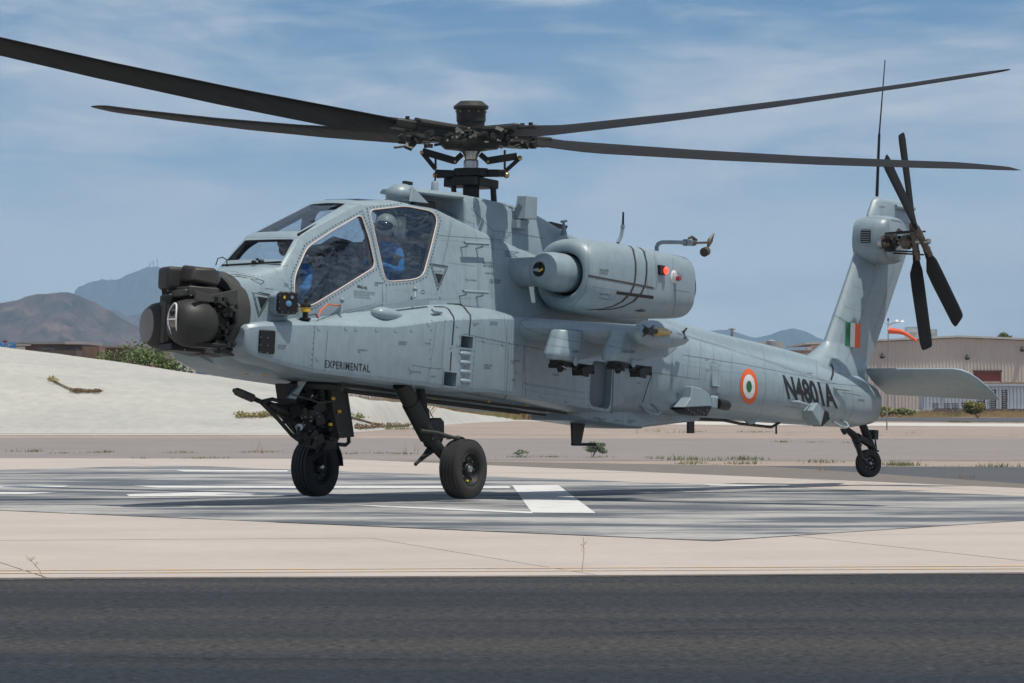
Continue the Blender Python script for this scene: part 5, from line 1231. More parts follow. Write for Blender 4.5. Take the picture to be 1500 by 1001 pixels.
# ---- main rotor (built upright in world space)
hubw = HM @ B(690, 205, Y=0); PX = 53.9 / 7000
def W(dx, dz): return Wb(hubw + V((dx, 0, dz)))
upw = wdir((0, 0, 1))
def wz(v): return (205 - v) * PX
rot = Mb().lathe([(wz(222), .10), (wz(219), .30), (wz(212), .36), (wz(203), .36), (wz(197), .30), (wz(192), .22), (wz(190), .14)], W(0, 0), upw, 28).build('main_rotor', gearm, heli, angle=30)
Mb().lathe([(wz(192), .155), (wz(179), .155), (wz(178.5), .165), (wz(161), .168), (wz(160.5), .195), (wz(156), .2), (wz(148.5), .125), (wz(148), .02)], W(0, 0), upw, 24).build('rotor_cap', olive, rot, angle=25)
st = Mb()
for k in range(10):
    t = 2 * pi * k / 10 + .2; c, s_ = cos(t), sin(t); st.ell(Wb(hubw + V((.172 * c, .172 * s_, wz(164)))), (.011,) * 3, su=6, sv=4); st.ell(Wb(hubw + V((.19 * c, .19 * s_, wz(190)))), (.02,) * 3, su=6, sv=4)
st.build('cap_bolts', brass, rot, kind='stuff')
Mb().lathe([(wz(250), .088), (wz(236), .085), (wz(234), .07), (wz(228), .08), (wz(222), .11), (wz(217), .10)], W(0, 0), upw, 24).build('rotor_mast', steel, rot)
Mb().lathe([(wz(262), .10), (wz(258), .20), (wz(250), .20), (wz(247), .19), (wz(246.5), .10)], W(0, 0), upw, 28).build('swashplate', black, rot)
for dx in (-1, 1):
    Mb().bar(W(0, wz(254)), W(dx * .385, wz(255 - dx * 1)), .09, .08).bar(W(dx * .1, wz(254)), W(dx * .40, wz(254 + dx * 1.5)), .05, .06).build('swashplate_arm', black, rot, bevel=.008)
    Mb().ell(W(dx * .40, wz(257)), (.035,) * 3).build('rod_end', brass, rot)
Mb().box(W(.05, wz(268)), (.50, .30, .10)).box(W(-.05, wz(268)), (.2, .5, .10)).build('fixed_swashplate', black, rot, bevel=.01)
Mb().tube([W(0, wz(262)), W(0, wz(300))], .095, 16).build('mast_base', black, rot)
Mb().tube([W(.25, wz(275)), W(.26, wz(300))], .035, 8).tube([W(.05, wz(262)), W(.04, wz(286))], .02, 8).tube([W(-.2, wz(272)), W(-.18, wz(298))], .03, 8).build('control_actuator', black, rot, kind='stuff')
lk = Mb()
lk.bar(W(-.55, wz(224)), W(-.40, wz(248)), .035, .05).bar(W(-.55, wz(222)), W(-.18, wz(236)), .05, .08).bar(W(-.19, wz(237)), W(-.1, wz(226)), .05, .06)
lk.bar(W(.55, wz(232)), W(.38, wz(252)), .035, .045).bar(W(.52, wz(229)), W(.18, wz(236)), .05, .08).bar(W(.2, wz(237)), W(.1, wz(226)), .05, .06)
lk.tube([W(-.40, wz(248)), W(-.40, wz(222))], .014).tube([W(.38, wz(252)), W(.38, wz(220))], .014)
lk.build('pitch_links', black, rot, bevel=.006, kind='stuff')
for d in ((-.55, 224), (.55, 232), (-.18, 237), (.19, 237)): Mb().ell(W(d[0], wz(d[1])), (.03, .03, .03)).build('link_bearing', brass, rot)
def blade(ang, flap, cone, theta0, nm='rotor_blade'):
    d = V((cos(ang), sin(ang), 0)); le_ = V((-sin(ang), cos(ang), 0))
    def c(r): return hubw + d * r * cos(flap) + V((0, 0, .04 + math.tan(flap) * r + cone * (r / 7.3) ** 2))
    rings = []
    for r, ch, th in [(.62, .24, .16), (.80, .30, .14), (1.0, .40, .10), (1.25, .50, .058), (1.5, .533, .055), (3, .533, .053), (4.5, .533, .052), (6.0, .533, .05), (6.7, .533, .048), (6.95, .50, .042), (7.2, .40, .03), (7.315, .32, .02)]:
        tw = theta0 - R(8.5) * (r / 7.3); cc = c(r); o = []
        sweep = 0 if r < 6.7 else -.22 * ((r - 6.7) / .6) ** 1.2
        for x, y in ((.25, 0), (.22, .5), (.14, .9), (.02, 1), (-.2, .85), (-.45, .5), (-.75, .06), (-.75, -.06), (-.45, -.35), (-.2, -.6), (.02, -.7), (.14, -.65), (.22, -.4)):
            lx, lz = x * ch + sweep, y * th / 2
            o.append(Wb(cc + le_ * (lx * cos(tw) - lz * sin(tw)) + V((0, 0, lx * sin(tw) + lz * cos(tw)))))
        rings.append(o)
    b = Mb().rings(rings).build(nm, blade_m, rot, angle=50)
    g = Mb(); g.bar(Wb(c(.12)), Wb(c(.76)), .30, .17).bar(Wb(c(.55)), Wb(c(1.02)), .2, .11).build('pitch_housing', gearm, b, bevel=.025)
    g = Mb()
    for s_ in (-1, 1): g.tube([Wb(c(.30) + le_ * .14 * s_ + V((0, 0, .05))), Wb(c(.75) + le_ * .16 * s_ + V((0, 0, .04)))], .035, 8)
    g.build('lag_dampers', olive, b, kind='stuff')
    g = Mb()
    for r in (.6, .72, .84): g.lathe([(-.08, .025), (.10, .025)], Wb(c(r) + le_ * .03), upw, 8)
    g.build('root_bolts', gearm, b, kind='stuff')
blade(R(180 + 30), R(6.6), .28, R(19)); blade(R(180 - 48), R(3.2), .28, R(18)); blade(R(30), R(-2.8), .2, R(18)); blade(R(-39), R(1.6), .25, R(17))
hc_ = Mb(); rnd = random.Random(31)
for _ in range(150):
    t = rnd.uniform(0, 2 * pi); r_ = rnd.uniform(.15, .78); p = Wb(hubw + V((r_ * cos(t), r_ * sin(t), wz(rnd.uniform(194, 216)) * (1 - .25 * r_))))
    if rnd.random() < .6: hc_.box(p, [rnd.uniform(.03, .09) for _ in range(3)], (rnd.uniform(0, 3), rnd.uniform(0, 3), 0))
    else: hc_.tube([p, p + V((rnd.uniform(-.12, .12), rnd.uniform(-.12, .12), rnd.uniform(-.05, .05)))], .016, 6)
hc_.build('hub_hardware', gearm, rot, kind='stuff')
hc_ = Mb()
for _ in range(46):
    t = rnd.uniform(0, 2 * pi); r_ = rnd.uniform(.25, .8); hc_.ell(Wb(hubw + V((r_ * cos(t), r_ * sin(t), wz(rnd.uniform(196, 212)) * (1 - .3 * r_)))), (.016,) * 3, su=6, sv=4)
hc_.build('hub_bolts', steel, rot, kind='stuff')
# ---- tail rotor
def TRp(dx, dz): return V((trc.x + dx, trc.y, trc.z + dz))
trc = B(1352, 354, Y=.98)
a = B(1296, 352, Y=.36)
trs = Mb().tube([V((trc.x, .34, trc.z)), V((trc.x, 1.08, trc.z))], .035, 12).build('tail_rotor', steel, heli)
Mb().lathe([(.36, .085), (.42, .085), (.43, .06)], V((trc.x, 0, trc.z)), (0, 1, 0), 18).build('output_collar', steel, trs)
Mb().lathe([(.43, .07), (.46, .12), (.50, .13), (.55, .12), (.58, .07), (.62, .06)], V((trc.x, 0, trc.z)), (0, 1, 0), 18).build('tail_swashplate', gearm, trs)
Mb().lathe([(.66, .04), (.70, .09), (.78, .10), (.82, .06)], V((trc.x, 0, trc.z)), (0, 1, 0), 18).build('tail_hub', br_m, trs)
for k, (dx, dz) in enumerate(((.13, .1), (-.1, -.13), (.12, -.12), (-.12, .12))):
    Mb().tube([V((trc.x + dx, .50, trc.z + dz)), V((trc.x + dx * 1.2, .93, trc.z + dz * 1.2))], .012, 6).build('pitch_rod', black, trs)
fit = Mb(); rnd = random.Random(11)
for k in range(26):
    t = rnd.uniform(0, 2 * pi); rr_ = rnd.uniform(.05, .14); fit.box((trc.x + rr_ * cos(t), rnd.uniform(.44, .62), trc.z + rr_ * sin(t)), (rnd.uniform(.02, .06),) * 3, (rnd.uniform(0, 3),) * 3)
fit.build('hub_fittings', br_m, trs, kind='stuff')
for ang, Yb in ((R(-40), .98), (R(140), .98), (R(110), .86), (R(290), .86)):
    d = V((-cos(ang), 0, sin(ang))); le_ = V((sin(ang), 0, cos(ang))); rings = []
    for r, ch, th in ((.12, .09, .05), (.25, .12, .04), (.38, .24, .03), (.6, .254, .028), (1.3, .254, .022), (1.38, .22, .015), (1.397, .16, .008)):
        tw = R(16) - R(8) * r / 1.4; o = []
        for x, y in ((.3, 0), (.2, .8), (.0, 1), (-.4, .5), (-.7, 0), (-.4, -.5), (0, -1), (.2, -.8)):
            lx, ly = x * ch, y * th / 2
            o.append(V((trc.x, Yb, trc.z)) + d * r + le_ * (lx * cos(tw)) + V((0, lx * sin(tw) + ly, 0)))
        rings.append(o)
    tb = Mb().rings(rings).build('tail_rotor_blade', blade_m, trs, angle=50)
    c = V((trc.x, Yb, trc.z)) + d * .14; Mb().tube([V((trc.x, Yb, trc.z)), c + d * .1], .045, 10).ell(c, (.055, .05, .055)).build('blade_grip', br_m, tb)
# fin whip antenna
a, b, c = B(1284.5, 288, Y=0), B(1288, 196, Y=0), B(1296.5, 88, Y=0)
wa = Mb().tube([a, b], [.022, .017], 8).build('tail_whip_antenna', black, heli)
Mb().tube([b, c], [.012, .007], 6).build('whip_tip', black, wa)
# ---- main landing gear
def wheel(c, R_, wd, ax, name='wheel', rim=.55, grooves=5):
    ax = V(ax).normalized(); hw = wd / 2; P = []
    sh = [(-.9, .58), (-1, .66), (-1.0, .76), (-.92, .88), (-.80, .95)]
    for t, r in sh: P.append((t * hw, r * R_))
    for g in range(grooves):
        t0 = -.72 + 1.44 * g / (grooves - 1); r0 = R_ * (1 - .035 * (t0 * 1.1) ** 2)
        P += [(hw * (t0 - .10), r0), (hw * (t0 + .10), r0)]
        if g < grooves - 1: P += [(hw * (t0 + .12), r0 - .009), (hw * (t0 + .22), r0 - .009)]
    for t, r in sh[::-1]: P.append((-t * hw, r * R_))
    w_ = Mb().lathe(P, c, ax, 48, cap=False).build(name, rubber, heli, angle=25)
    rr_ = R_ * rim
    for s_ in (-1, 1):
        Mb().lathe([(s_ * hw * .92, R_ * .90), (s_ * hw * 1.01, R_ * .77), (s_ * hw * 1.012, R_ * .68), (s_ * hw * .93, R_ * .58), (s_ * hw * .90, R_ * .57)], c, ax, 48, cap=False).build('sidewall', rubber_d, w_, angle=60)
        Mb().lathe([(s_ * hw * .88, rr_ * 1.03), (s_ * hw * .93, rr_), (s_ * hw * .88, rr_ * .94), (s_ * hw * .45, rr_ * .82), (s_ * hw * .35, rr_ * .45), (s_ * hw * .7, rr_ * .32), (s_ * hw * .75, rr_ * .2), (s_ * hw * .75, 0)], c, ax, 32, cap=False).build('rim', gearm, w_)
        Mb().lathe([(s_ * hw * .75, rr_ * .22), (s_ * hw * .9, rr_ * .18), (s_ * hw * .95, rr_ * .1), (s_ * hw * .95, 0)], c, ax, 20).build('hub_cap', steel, w_)
        a_, b_ = frame_of(ax); bo = Mb()
        for k in range(8):
            t = 2 * pi * k / 8; bo.ell(c + ax * s_ * hw * .52 + (a_ * cos(t) + b_ * sin(t)) * rr_ * .66, (.010,) * 3, su=6, sv=4)
        bo.build('wheel_bolts', steel, w_, kind='stuff')
        if s_ > 0 and R_ > .2: Mb().box(c + ax * hw * .62 - V((0, 0, rr_ * .72)) + V((.02, 0, 0)), (.035, .02, .018)).build('balance_mark', mat('yellow_mark', (.75, .72, .02), .5), w_)
    return w_
def gear(s):
    def P(u, v, Y):
        p = B(u, v, Y=Y); return V((p.x, s * p.y, p.z))
    c = P(678.5, 687, 1.0); wheel(c, .328, .235, (0, s, 0))
    t0, t1 = P(587, 562, .70), P(627, 640, .72); e = P(657, 676, .86)
    m = Mb().tube([t0, t0.lerp(t1, .35), t0.lerp(t1, .36), t1], [.095, .088, .10, .095], 16)
    strut = m.build('landing_gear_leg', gearm, heli)
    Mb().tube([t1 - V((0, 0, 0)), P(640, 655, .78), e, c], [.08, .07, .055, .04], 12).build('trailing_arm', gearm, strut)
    Mb().tube([P(614, 560, .52), P(620, 600, .56), P(620.2, 601, .56), P(626, 640, .60)], [.05, .05, .06, .055], 12).build('shock_absorber', gearm, strut)
    q = [P(u, v, .66) for u, v in ((607, 617), (633, 612), (638, 618), (638, 640), (630, 660), (621, 654))]
    Mb().prism(q, V((0, s * .12, 0))).build('gear_gusset', gearm, strut, bevel=.01)
    Mb().tube([P(616, 631, .80), P(640, 634, .86), P(660, 640, .95), P(671, 643, .98)], .02, 8).tube([P(633, 644, .80), P(650, 640, .9), P(660, 639.5, .95)], .016, 8).ell(P(671, 642, .98), (.03,) * 3).build('brake_guard', olive_l, strut)
    Mb().tube([P(632, 658, .72), P(622, 668, .72), P(609, 680, .74)], [.05, .03, .016], 8).ell(P(609, 680, .74), (.022,) * 3).build('kneeling_stop', gearm, strut)
    Mb().tube([P(612, 585, .74), P(628, 600, .74), P(634, 612, .74)], .005, 5).tube([P(608, 583, .74), P(625, 603, .74)], .004, 5).build('brake_line', black, strut)
    # mud scraper following the tyre
    sc = []
    for k in range(9):
        t = R(62 + k * 14); sc.append((c.x + .355 * cos(t), c.z + .355 * sin(t)))
    g = Mb()
    for (x0, z0), (x1, z1) in zip(sc, sc[1:]): g.bar(V((x0, c.y - s * .10, z0)), V((x1, c.y - s * .10, z1)), .008, .06, up=V((0, 1, 0)))
    g.build('mud_guard', gearm, strut)
gear(1); gear(-1)
# ---- tail wheel
c = B(1272, 679, Y=0)
tw_ax = V((.35, .94, 0))
wheel(c, .182, .115, tw_ax, 'tail_wheel', grooves=3)
tg = Mb()
tg.tube([B(1238, 627, Y=0), B(1251, 638, Y=.0), B(1258, 655, Y=.04)], [.035, .05, .05], 8).tube([B(1262, 618, Y=0), B(1270, 640, Y=0), B(1279, 660, Y=0)], [.05, .055, .05], 10).tube([B(1256, 640, Y=0), B(1276, 652, Y=0)], .05, 8)
tl_ = tg.build('tail_wheel_leg', black, heli)
Mb().tube([B(1256, 650, Y=.10), B(1261, 670, Y=.12), B(1270, 680, Y=.12)], [.04, .03, .03], 8).tube([B(1280, 655, Y=-.05), B(1283, 670, Y=-.05), B(1278, 680, Y=-.06)], [.04, .03, .03], 8).build('wheel_fork', black, tl_, kind='stuff')
Mb().tube([B(1278, 632, Y=0), B(1282, 645, Y=0), B(1284, 660, Y=0), B(1287, 661, Y=0)], .012, 6).box(B(1279, 637, Y=0), (.10, .10, .12)).build('tail_lock', black, tl_)
Mb().prism([B(u, v, Y=.02) for u, v in ((1234, 628), (1243, 630), (1239, 637))], (0, -.04, 0)).build('tie_down_lug', black, tl_)
# ---- chin gun
gn = Mb().lathe([(0, .30), (.05, .31), (.08, .26)], (B(462, 556, Y=0).x, 0, 1.0), (0, 0, 1), 24).build('chin_gun', black, heli)
mz, br0 = B(345, 573, Y=.0), B(437, 612, Y=.0); bd = (br0 - mz).normalized()
Mb().tube([mz + bd * .1, br0 + bd * .3], .026, 10).build('gun_barrel', gearm, gn)
fh = Mb().lathe([(-.03, .022), (0, .03), (.02, .042)] + [x for k in range(5) for x in ((.10 + k * .035, .046), (.105 + k * .035, .036), (.12 + k * .035, .036), (.125 + k * .035, .046))] + [(.30, .046), (.32, .028)], mz, bd, 14).build('flash_hider', olive_l, gn, angle=20)
def GP(*a, Y=0): return [B(u, v, Y=Y) for u, v in a]
Mb().tube(GP((381, 589), (399, 585), (425, 592), (455, 602), (480, 611), Y=.08), .022, 8).build('recoil_guide', gearm, gn)
Mb().tube(GP((383, 590), (408, 615), (428, 638), (436, 644), (470, 652), (492, 656), Y=.10), .022, 8).build('guard_tube', gearm, gn)
Mb().tube(GP((412, 620), (424, 616), (432, 630), (438, 640), Y=.05), .02, 8).build('guard_tube', gearm, gn)
Mb().tube(GP((494, 651), (506, 652), (511, 648), (510, 628), Y=.1), .022, 8).build('guard_tube', gearm, gn)
rc = Mb().tube(GP((392, 593), (402, 597), (403, 598), (418, 604), (419, 604), (436, 612), (470, 626), Y=.02), [.04, .05, .06, .06, .05, .065, .09], 10).box(B(413, 600, Y=.02), (.16, .09, .06), (0, R(18), 0)).build('gun_receiver', gearm, gn)
q = [B(u, v, Y=.24) for u, v in ((484, 560), (501, 562), (505, 585), (513, 640), (497, 642), (488, 600))]
Mb().prism(q, (0, -.06, 0)).build('cradle_plate', olive, gn, bevel=.006)
q = [B(u, v, Y=-.24) for u, v in ((484, 560), (501, 562), (505, 585), (513, 640), (497, 642), (488, 600))]
Mb().prism(q, (0, .06, 0)).build('cradle_plate', olive, gn, bevel=.006)
Mb().prism(GP((424, 562), (447, 562), (449, 600), (470, 625), (455, 640), (430, 610), (428, 590), Y=.0), (0, -.2, 0)).build('gun_drive', black, gn, bevel=.01)
Mb().prism([B(u, v, Y=.22) for u, v in ((446, 559), (430, 585), (419, 583), (424, 578), (436, 566), (436, 559))], (0, .03, 0)).build('gun_fairing_strut', hull_d, gn)
rnd = random.Random(5)
for (u0, v0, u1, v1, Y) in ((470, 562, 482, 612, .16), (484, 564, 490, 610, .10), (463, 562, 474, 600, .0), (478, 560, 480, 600, -.1)):
    a, b = B(u0, v0, Y=Y), B(u1, v1, Y=Y); n_ = 15
    ch = Mb()
    for k in range(n_):
        t = k / (n_ - 1); c = a.lerp(b, t) + V((.05 * sin(pi * t), 0, 0)); d = (b - a).normalized()
        ch.lathe([(-.010, .022), (-.009, .045), (.009, .045), (.010, .022)], c, d, 10)
    ch.tube([a.lerp(b, k / 8) + V((.05 * sin(pi * k / 8), 0, 0)) for k in range(9)], .022, 8)
    ch.build('feed_chute', black, gn)
cb = Mb()
for _ in range(150):
    t = rnd.random(); u = rnd.uniform(432, 500); v = rnd.uniform(600, 650) if rnd.random() < .7 else rnd.uniform(562, 605)
    if v < 605: u = rnd.uniform(428, 492)
    if v > 635 and u < 440: continue
    cb.box(B(u, v, Y=rnd.uniform(-.18, .2)), [rnd.uniform(.03, .13) for _ in range(3)], (rnd.uniform(-.5, .5), rnd.uniform(-.6, .6), rnd.uniform(0, 3)))
for k in range(6): cb.box(B(427 - (k % 2) * 3, 566 + k * 4.5, Y=.05), (.07, .1, .04))
cb.build('gun_mechanism', black, gn, kind='stuff')
cb = Mb()
for _ in range(16): cb.ell(B(rnd.uniform(440, 498), rnd.uniform(605, 645), Y=rnd.uniform(.2, .25)), (.009,) * 3, su=6, sv=4)
cb.build('gun_bolts', steel, gn, kind='stuff')
Mb().lathe([(-.02, .04), (.02, .04)], B(438, 626, Y=.18), (.4, .9, 0), 6).build('gun_connector', mat('pale_connector', (.35, .42, .45), .4, var=.1), gn)
for u, v in ((484, 622), (497, 603), (488, 584)): Mb().box(B(u, v, Y=.26), (.045, .02, .03)).build('safety_tag', yellow, gn)
Mb().tube(GP((428, 578), (445, 583), (470, 590), (486, 588), Y=.26), .008, 6).build('cable', olive_l, gn)
# belly tags
for u, v in ((296, 551), (361, 548), (388, 549), (429, 546), (547, 571), (634, 584), (743, 583), (771, 594), (715, 588)):
    h = bvh_f.ray_cast(EYEB + ray(u, v).normalized() * 40, ray(u, v).normalized())
    if h[0]: Mb().box(h[0], (.04, .03, .02)).build('drain_tag', yellow, heli)
# ============================================================ HELICOPTER: seams, fasteners, lettering laid on the skin
bpy.context.view_layer.update()
HS = [o for o in bpy.data.objects if o.type == 'MESH' and o.parent == heli and o.name.split('.')[0] in ('fuselage', 'avionics_bay', 'mast_cowling', 'engine_nacelle', 'gearbox_fairing', 'stub_wing', 'tail_fin', 'fin_root_fairing', 'tail_gearbox_fairing', 'belly_fairing', 'engine_deck', 'stabilator', 'boom_access_panel', 'wingtip_pod', 'drive_shaft_fairing', 'nose_shroud')]
PY = [o for o in bpy.data.objects if o.name.split('.')[0] == 'wing_pylon']
def bvh_local(objs):
    vs, fs = [], []; dg = bpy.context.evaluated_depsgraph_get()
    for o in objs:
        e = o.evaluated_get(dg); me = e.to_mesh(); n = len(vs); vs += [v.co.copy() for v in me.vertices]; fs += [tuple(i + n for i in p.vertices) for p in me.polygons]; e.to_mesh_clear()
    return BVHTree.FromPolygons(vs, fs)
BV = bvh_local(HS + PY)
def cast(u, v):
    d = ray(u, v).normalized(); h = BV.ray_cast(EYEB + d * 40, d)
    if h[0] is None: return None
    return h[0], (h[1] if h[1].dot(d) < 0 else -h[1])
def walk(px, step=3.0):
    o = []
    for (a, b) in zip(px, px[1:]):
        k = max(1, int(math.hypot(b[0] - a[0], b[1] - a[1]) / step))
        for i in range(k): o.append((a[0] + (b[0] - a[0]) * i / k, a[1] + (b[1] - a[1]) * i / k))
    return o + [px[-1]]
def ribbon(b, px, w, lift=.0016, step=3.0):
    prev = None; row = []
    def flush(row):
        if len(row) < 2: return
        vs = []
        for i, (p, n) in enumerate(row):
            d = (row[min(i + 1, len(row) - 1)][0] - row[max(i - 1, 0)][0]); s_ = d.cross(n)
            s_ = s_.normalized() * w / 2 if s_.length > 1e-6 else V((0, 0, w / 2))
            vs += [p + n * lift - s_, p + n * lift + s_]
        b.add(vs, [(2 * i, 2 * i + 2, 2 * i + 3, 2 * i + 1) for i in range(len(row) - 1)])
    for q in walk(px, step):
        h = cast(*q)
        if h is None or (prev is not None and (h[0] - prev).length > .22): flush(row); row = []
        if h is not None: row.append(h); prev = h[0]
        else: prev = None
    flush(row)
def dots(b, px, sp, r, lift=.002):
    acc = 0; w_ = walk(px, .5); last = None
    for q in w_:
        if last is None or math.hypot(q[0] - last[0], q[1] - last[1]) >= sp:
            last = q; h = cast(*q)
            if h is None: continue
            p, n = h; x, y = frame_of(n); b.add([p + n * lift + (x * cos(t) + y * sin(t)) * r for t in [pi / 3 * k for k in range(6)]] + [p + n * (lift + r * .3)], [(k, (k + 1) % 6, 6) for k in range(6)])
SEAMS = [  # photo pixels
 [(461, 476), (457, 544)], [(640, 471), (632, 524), (628, 562)], [(690, 467), (683, 520), (676, 573)], [(652, 468), (646, 540)],
 [(604, 535), (628, 539), (652, 541)], [(628, 540), (625, 562)], [(678, 489), (745, 503), (800, 513)], [(697, 492), (691, 574)],
 [(768, 505), (764, 588)], [(738, 458), (744, 520), (741, 578)], [(770, 588), (768, 520)], [(746, 500), (742, 582)],
 [(693, 330), (700, 355), (700, 440)], [(690, 305), (722, 338), (757, 342), (800, 350)], [(642, 345), (740, 352)], [(757, 341), (757, 300)],
 [(638, 303), (690, 327)], [(722, 440), (722, 342)], [(640, 437), (640, 415), (655, 360), (662, 310)], [(462, 470), (520, 456), (600, 440), (640, 438)],
 [(365, 426), (402, 434)], [(400, 392), (434, 436), (436, 462)], [(560, 418), (561, 442)], [(330, 396), (372, 404)],
 [(861, 370), (862, 405), (856, 430), (836, 452)], [(861, 405), (905, 412), (960, 424)], [(958, 368), (962, 420), (960, 423)], [(958, 368), (930, 358)],
 [(930, 358), (962, 366)], [(986, 375), (985, 400), (990, 440), (985, 462)], [(985, 425), (1009, 428)], [(905, 425), (898, 440), (880, 438)],
 [(875, 436), (890, 439), (896, 430)], [(862, 353), (861, 370)],
 [(990, 487), (1060, 508), (1130, 530), (1180, 548), (1215, 560)], [(992, 489), (1062, 510.5), (1132, 532.5), (1180, 551)], [(1000, 520), (1090, 534), (1180, 552), (1225, 562)],
 [(1118, 517), (1121, 530)], [(1026, 500), (1024, 560), (1012, 606)], [(1120, 531), (1122, 570), (1112, 614)], [(955, 548), (952, 590)], [(950, 545), (1025, 556)],
 [(1195, 526), (1197, 556)], [(1196, 560), (1262, 566)], [(1234, 575), (1262, 580)], [(1215, 556), (1210, 590)], [(1248, 566), (1250, 600), (1238, 625)],
 [(1218, 460), (1232, 466), (1246, 478), (1262, 492)], [(1208, 522), (1222, 527), (1235, 542)], [(1270, 318), (1300, 322), (1333, 328)], [(1290, 385), (1268, 440), (1246, 520)], [(1286, 380), (1278, 400)],
 [(1300, 320), (1310, 395), (1272, 510)],
 [(760, 470), (768, 480), (790, 489), (838, 500), (900, 508)], [(765, 470), (800, 459)], [(470, 560), (600, 578), (760, 596), (850, 606)], [(260, 530), (360, 552), (470, 566)],
 [(912, 612), (912, 628)], [(1148, 595), (1215, 604)], [(880, 505), (960, 520)], [(1042, 530), (1041, 566), (1052, 568), (1053, 534), (1042, 530)],
]
b = Mb()
for s_ in SEAMS: ribbon(b, s_, .0048)
b.build('panel_seam', seam_m, heli, angle=0, weld=False, kind='stuff')
RIV = [
 ([(461, 479), (455, 542)], 8, .009), ([(607, 467), (637, 458)], 0, 0), ([(607, 474.5), (690, 467)], 9, .008), ([(629, 540), (632, 470)], 14, .009),
 ([(682, 490), (745, 504), (800, 514)], 11, .008), ([(741, 505), (738, 578)], 2.4, .006), ([(749, 505), (746, 578)], 2.4, .005),
 ([(606, 536), (650, 542)], 12, .008), ([(720, 345), (720, 436)], 2.4, .005), ([(682, 345), (682, 440)], 2.6, .005), ([(664, 320), (652, 370), (645, 430)], 2.6, .005),
 ([(645, 352), (735, 357)], 3, .005), ([(560, 420), (560, 444)], 2.4, .006), ([(566, 420), (566, 444)], 2.4, .005), ([(462, 466), (520, 452), (560, 446)], 3, .006), ([(462, 472), (520, 459), (556, 452)], 2.8, .006), ([(626, 440), (690, 437)], 3, .006),
 ([(340, 348), (318, 384)], 3.4, .007), ([(318, 391), (420, 390)], 3.0, .006), ([(420, 389), (438, 352)], 3.4, .007), ([(355, 347.5), (440, 349)], 3.0, .006), ([(358, 344), (478, 298)], 3.0, .006), ([(447, 343), (522, 302)], 3.4, .006), ([(480, 299), (530, 300)], 3, .006),
 ([(440, 392), (405, 398), (380, 400)], 0, 0), ([(1218, 458), (1262, 490)], 3, .008), ([(1220, 463), (1260, 494)], 5, .006), ([(1268, 315), (1333, 326)], 4, .007), ([(1272, 440), (1240, 530)], 2.6, .005), ([(1306, 400), (1278, 500)], 2.6, .005),
 ([(960, 370), (964, 420)], 3, .005), ([(868, 408), (955, 421)], 2.6, .004), ([(990, 480), (1215, 557)], 2.6, .004), ([(1028, 505), (1027, 560)], 2.6, .005), ([(1033, 505), (1032, 560)], 2.6, .004), ([(1055, 525), (1057, 560)], 2.8, .005),
 ([(990, 526), (1085, 540)], 2.8, .0045), ([(1110, 545), (1210, 562)], 2.8, .0045), ([(990, 560), (1010, 565)], 2.8, .004), ([(1102, 590), (1188, 602)], 2.8, .004), ([(1236, 570), (1240, 616)], 2.6, .005), ([(880, 352), (925, 362)], 2.8, .004), ([(864, 375), (864, 404)], 2.6, .004),
 ([(757, 302), (757, 340)], 6, .006), ([(694, 292), (694, 328)], 12, .009), ([(722, 340), (800, 350)], 8, .007), ([(560, 570), (760, 592)], 3.2, .006), ([(440, 562), (560, 576)], 3.2, .006), ([(260, 531), (430, 560)], 3.4, .006), ([(790, 489), (930, 505)], 3, .004),
 ([(770, 520), (770, 585)], 7, .007), ([(864, 530), (861, 592)], 9, .009), ([(862, 594), (896, 602)], 8, .009), ([(673, 494), (672, 570)], 12, .008), ([(694, 515), (691, 572)], 9, .008), ([(762, 462), (940, 470)], 3, .004),
 ([(745, 462), (742, 500)], 4, .007), ([(750, 466), (748, 500)], 6, .006), ([(668, 436), (668, 380)], 3, .004), ([(700, 436), (704, 380)], 3, .004), ([(575, 424), (640, 432)], 2.8, .004), ([(372, 404), (398, 408)], 6, .007),
]
b = Mb()
for px, sp, r in RIV:
    if sp: dots(b, px, sp, r)
def grow(px, d):
    c = (sum(p[0] for p in px) / len(px), sum(p[1] for p in px) / len(px)); o = []
    for i in range(len(px)):
        a, q, e = px[i - 1], px[i], px[(i + 1) % len(px)]
        tx, ty = e[0] - a[0], e[1] - a[1]; l = math.hypot(tx, ty) or 1; nx, ny = -ty / l, tx / l
        if (q[0] - c[0]) * nx + (q[1] - c[1]) * ny < 0: nx, ny = -nx, -ny
        o.append((q[0] + nx * d, q[1] + ny * d))
    return o
for px in ([(1045, 508), (1043, 600)], [(1072, 520), (1068, 608)], [(1150, 540), (1146, 590)], [(1186, 555), (1184, 585)], [(1010, 500), (1006, 560)], [(985, 500), (984, 560)], [(905, 540), (903, 590)], [(930, 530), (928, 600)],
           [(1060, 600), (1180, 618)], [(1000, 535), (1085, 548)], [(700, 360), (745, 368)], [(655, 385), (695, 390)], [(800, 505), (860, 514)], [(1240, 470), (1226, 520)], [(1255, 480), (1240, 530)], [(1250, 420), (1300, 432)], [(1238, 450), (1290, 464)],
           [(868, 420), (955, 434)], [(945, 366), (950, 440)], [(480, 484), (475, 545)], [(700, 500), (736, 506)], [(700, 566), (736, 574)], [(770, 572), (858, 586)], [(330, 400), (322, 412)], [(500, 458), (550, 445)]): dots(b, px, 3.0, .0062)
for W_ in (GUN_WIN, PIL_WIN):
    g = grow(W_, 4.6); dots(b, g + [g[0]], 4.6, .012, .003)
b.build('rivet', rivet_m, heli, angle=0, weld=False, kind='stuff')
def stripe(px, w, name='dark_stripe', m=tapem): bb = Mb(); ribbon(bb, px, w, .003, 2.0); return bb.build(name, m, heli, angle=0, weld=False)
stripe([(636, 449.5), (651, 449.8), (657, 453), (664, 464), (665, 470), (662, 506)], .024); stripe([(661, 516), (659, 545)], .022)
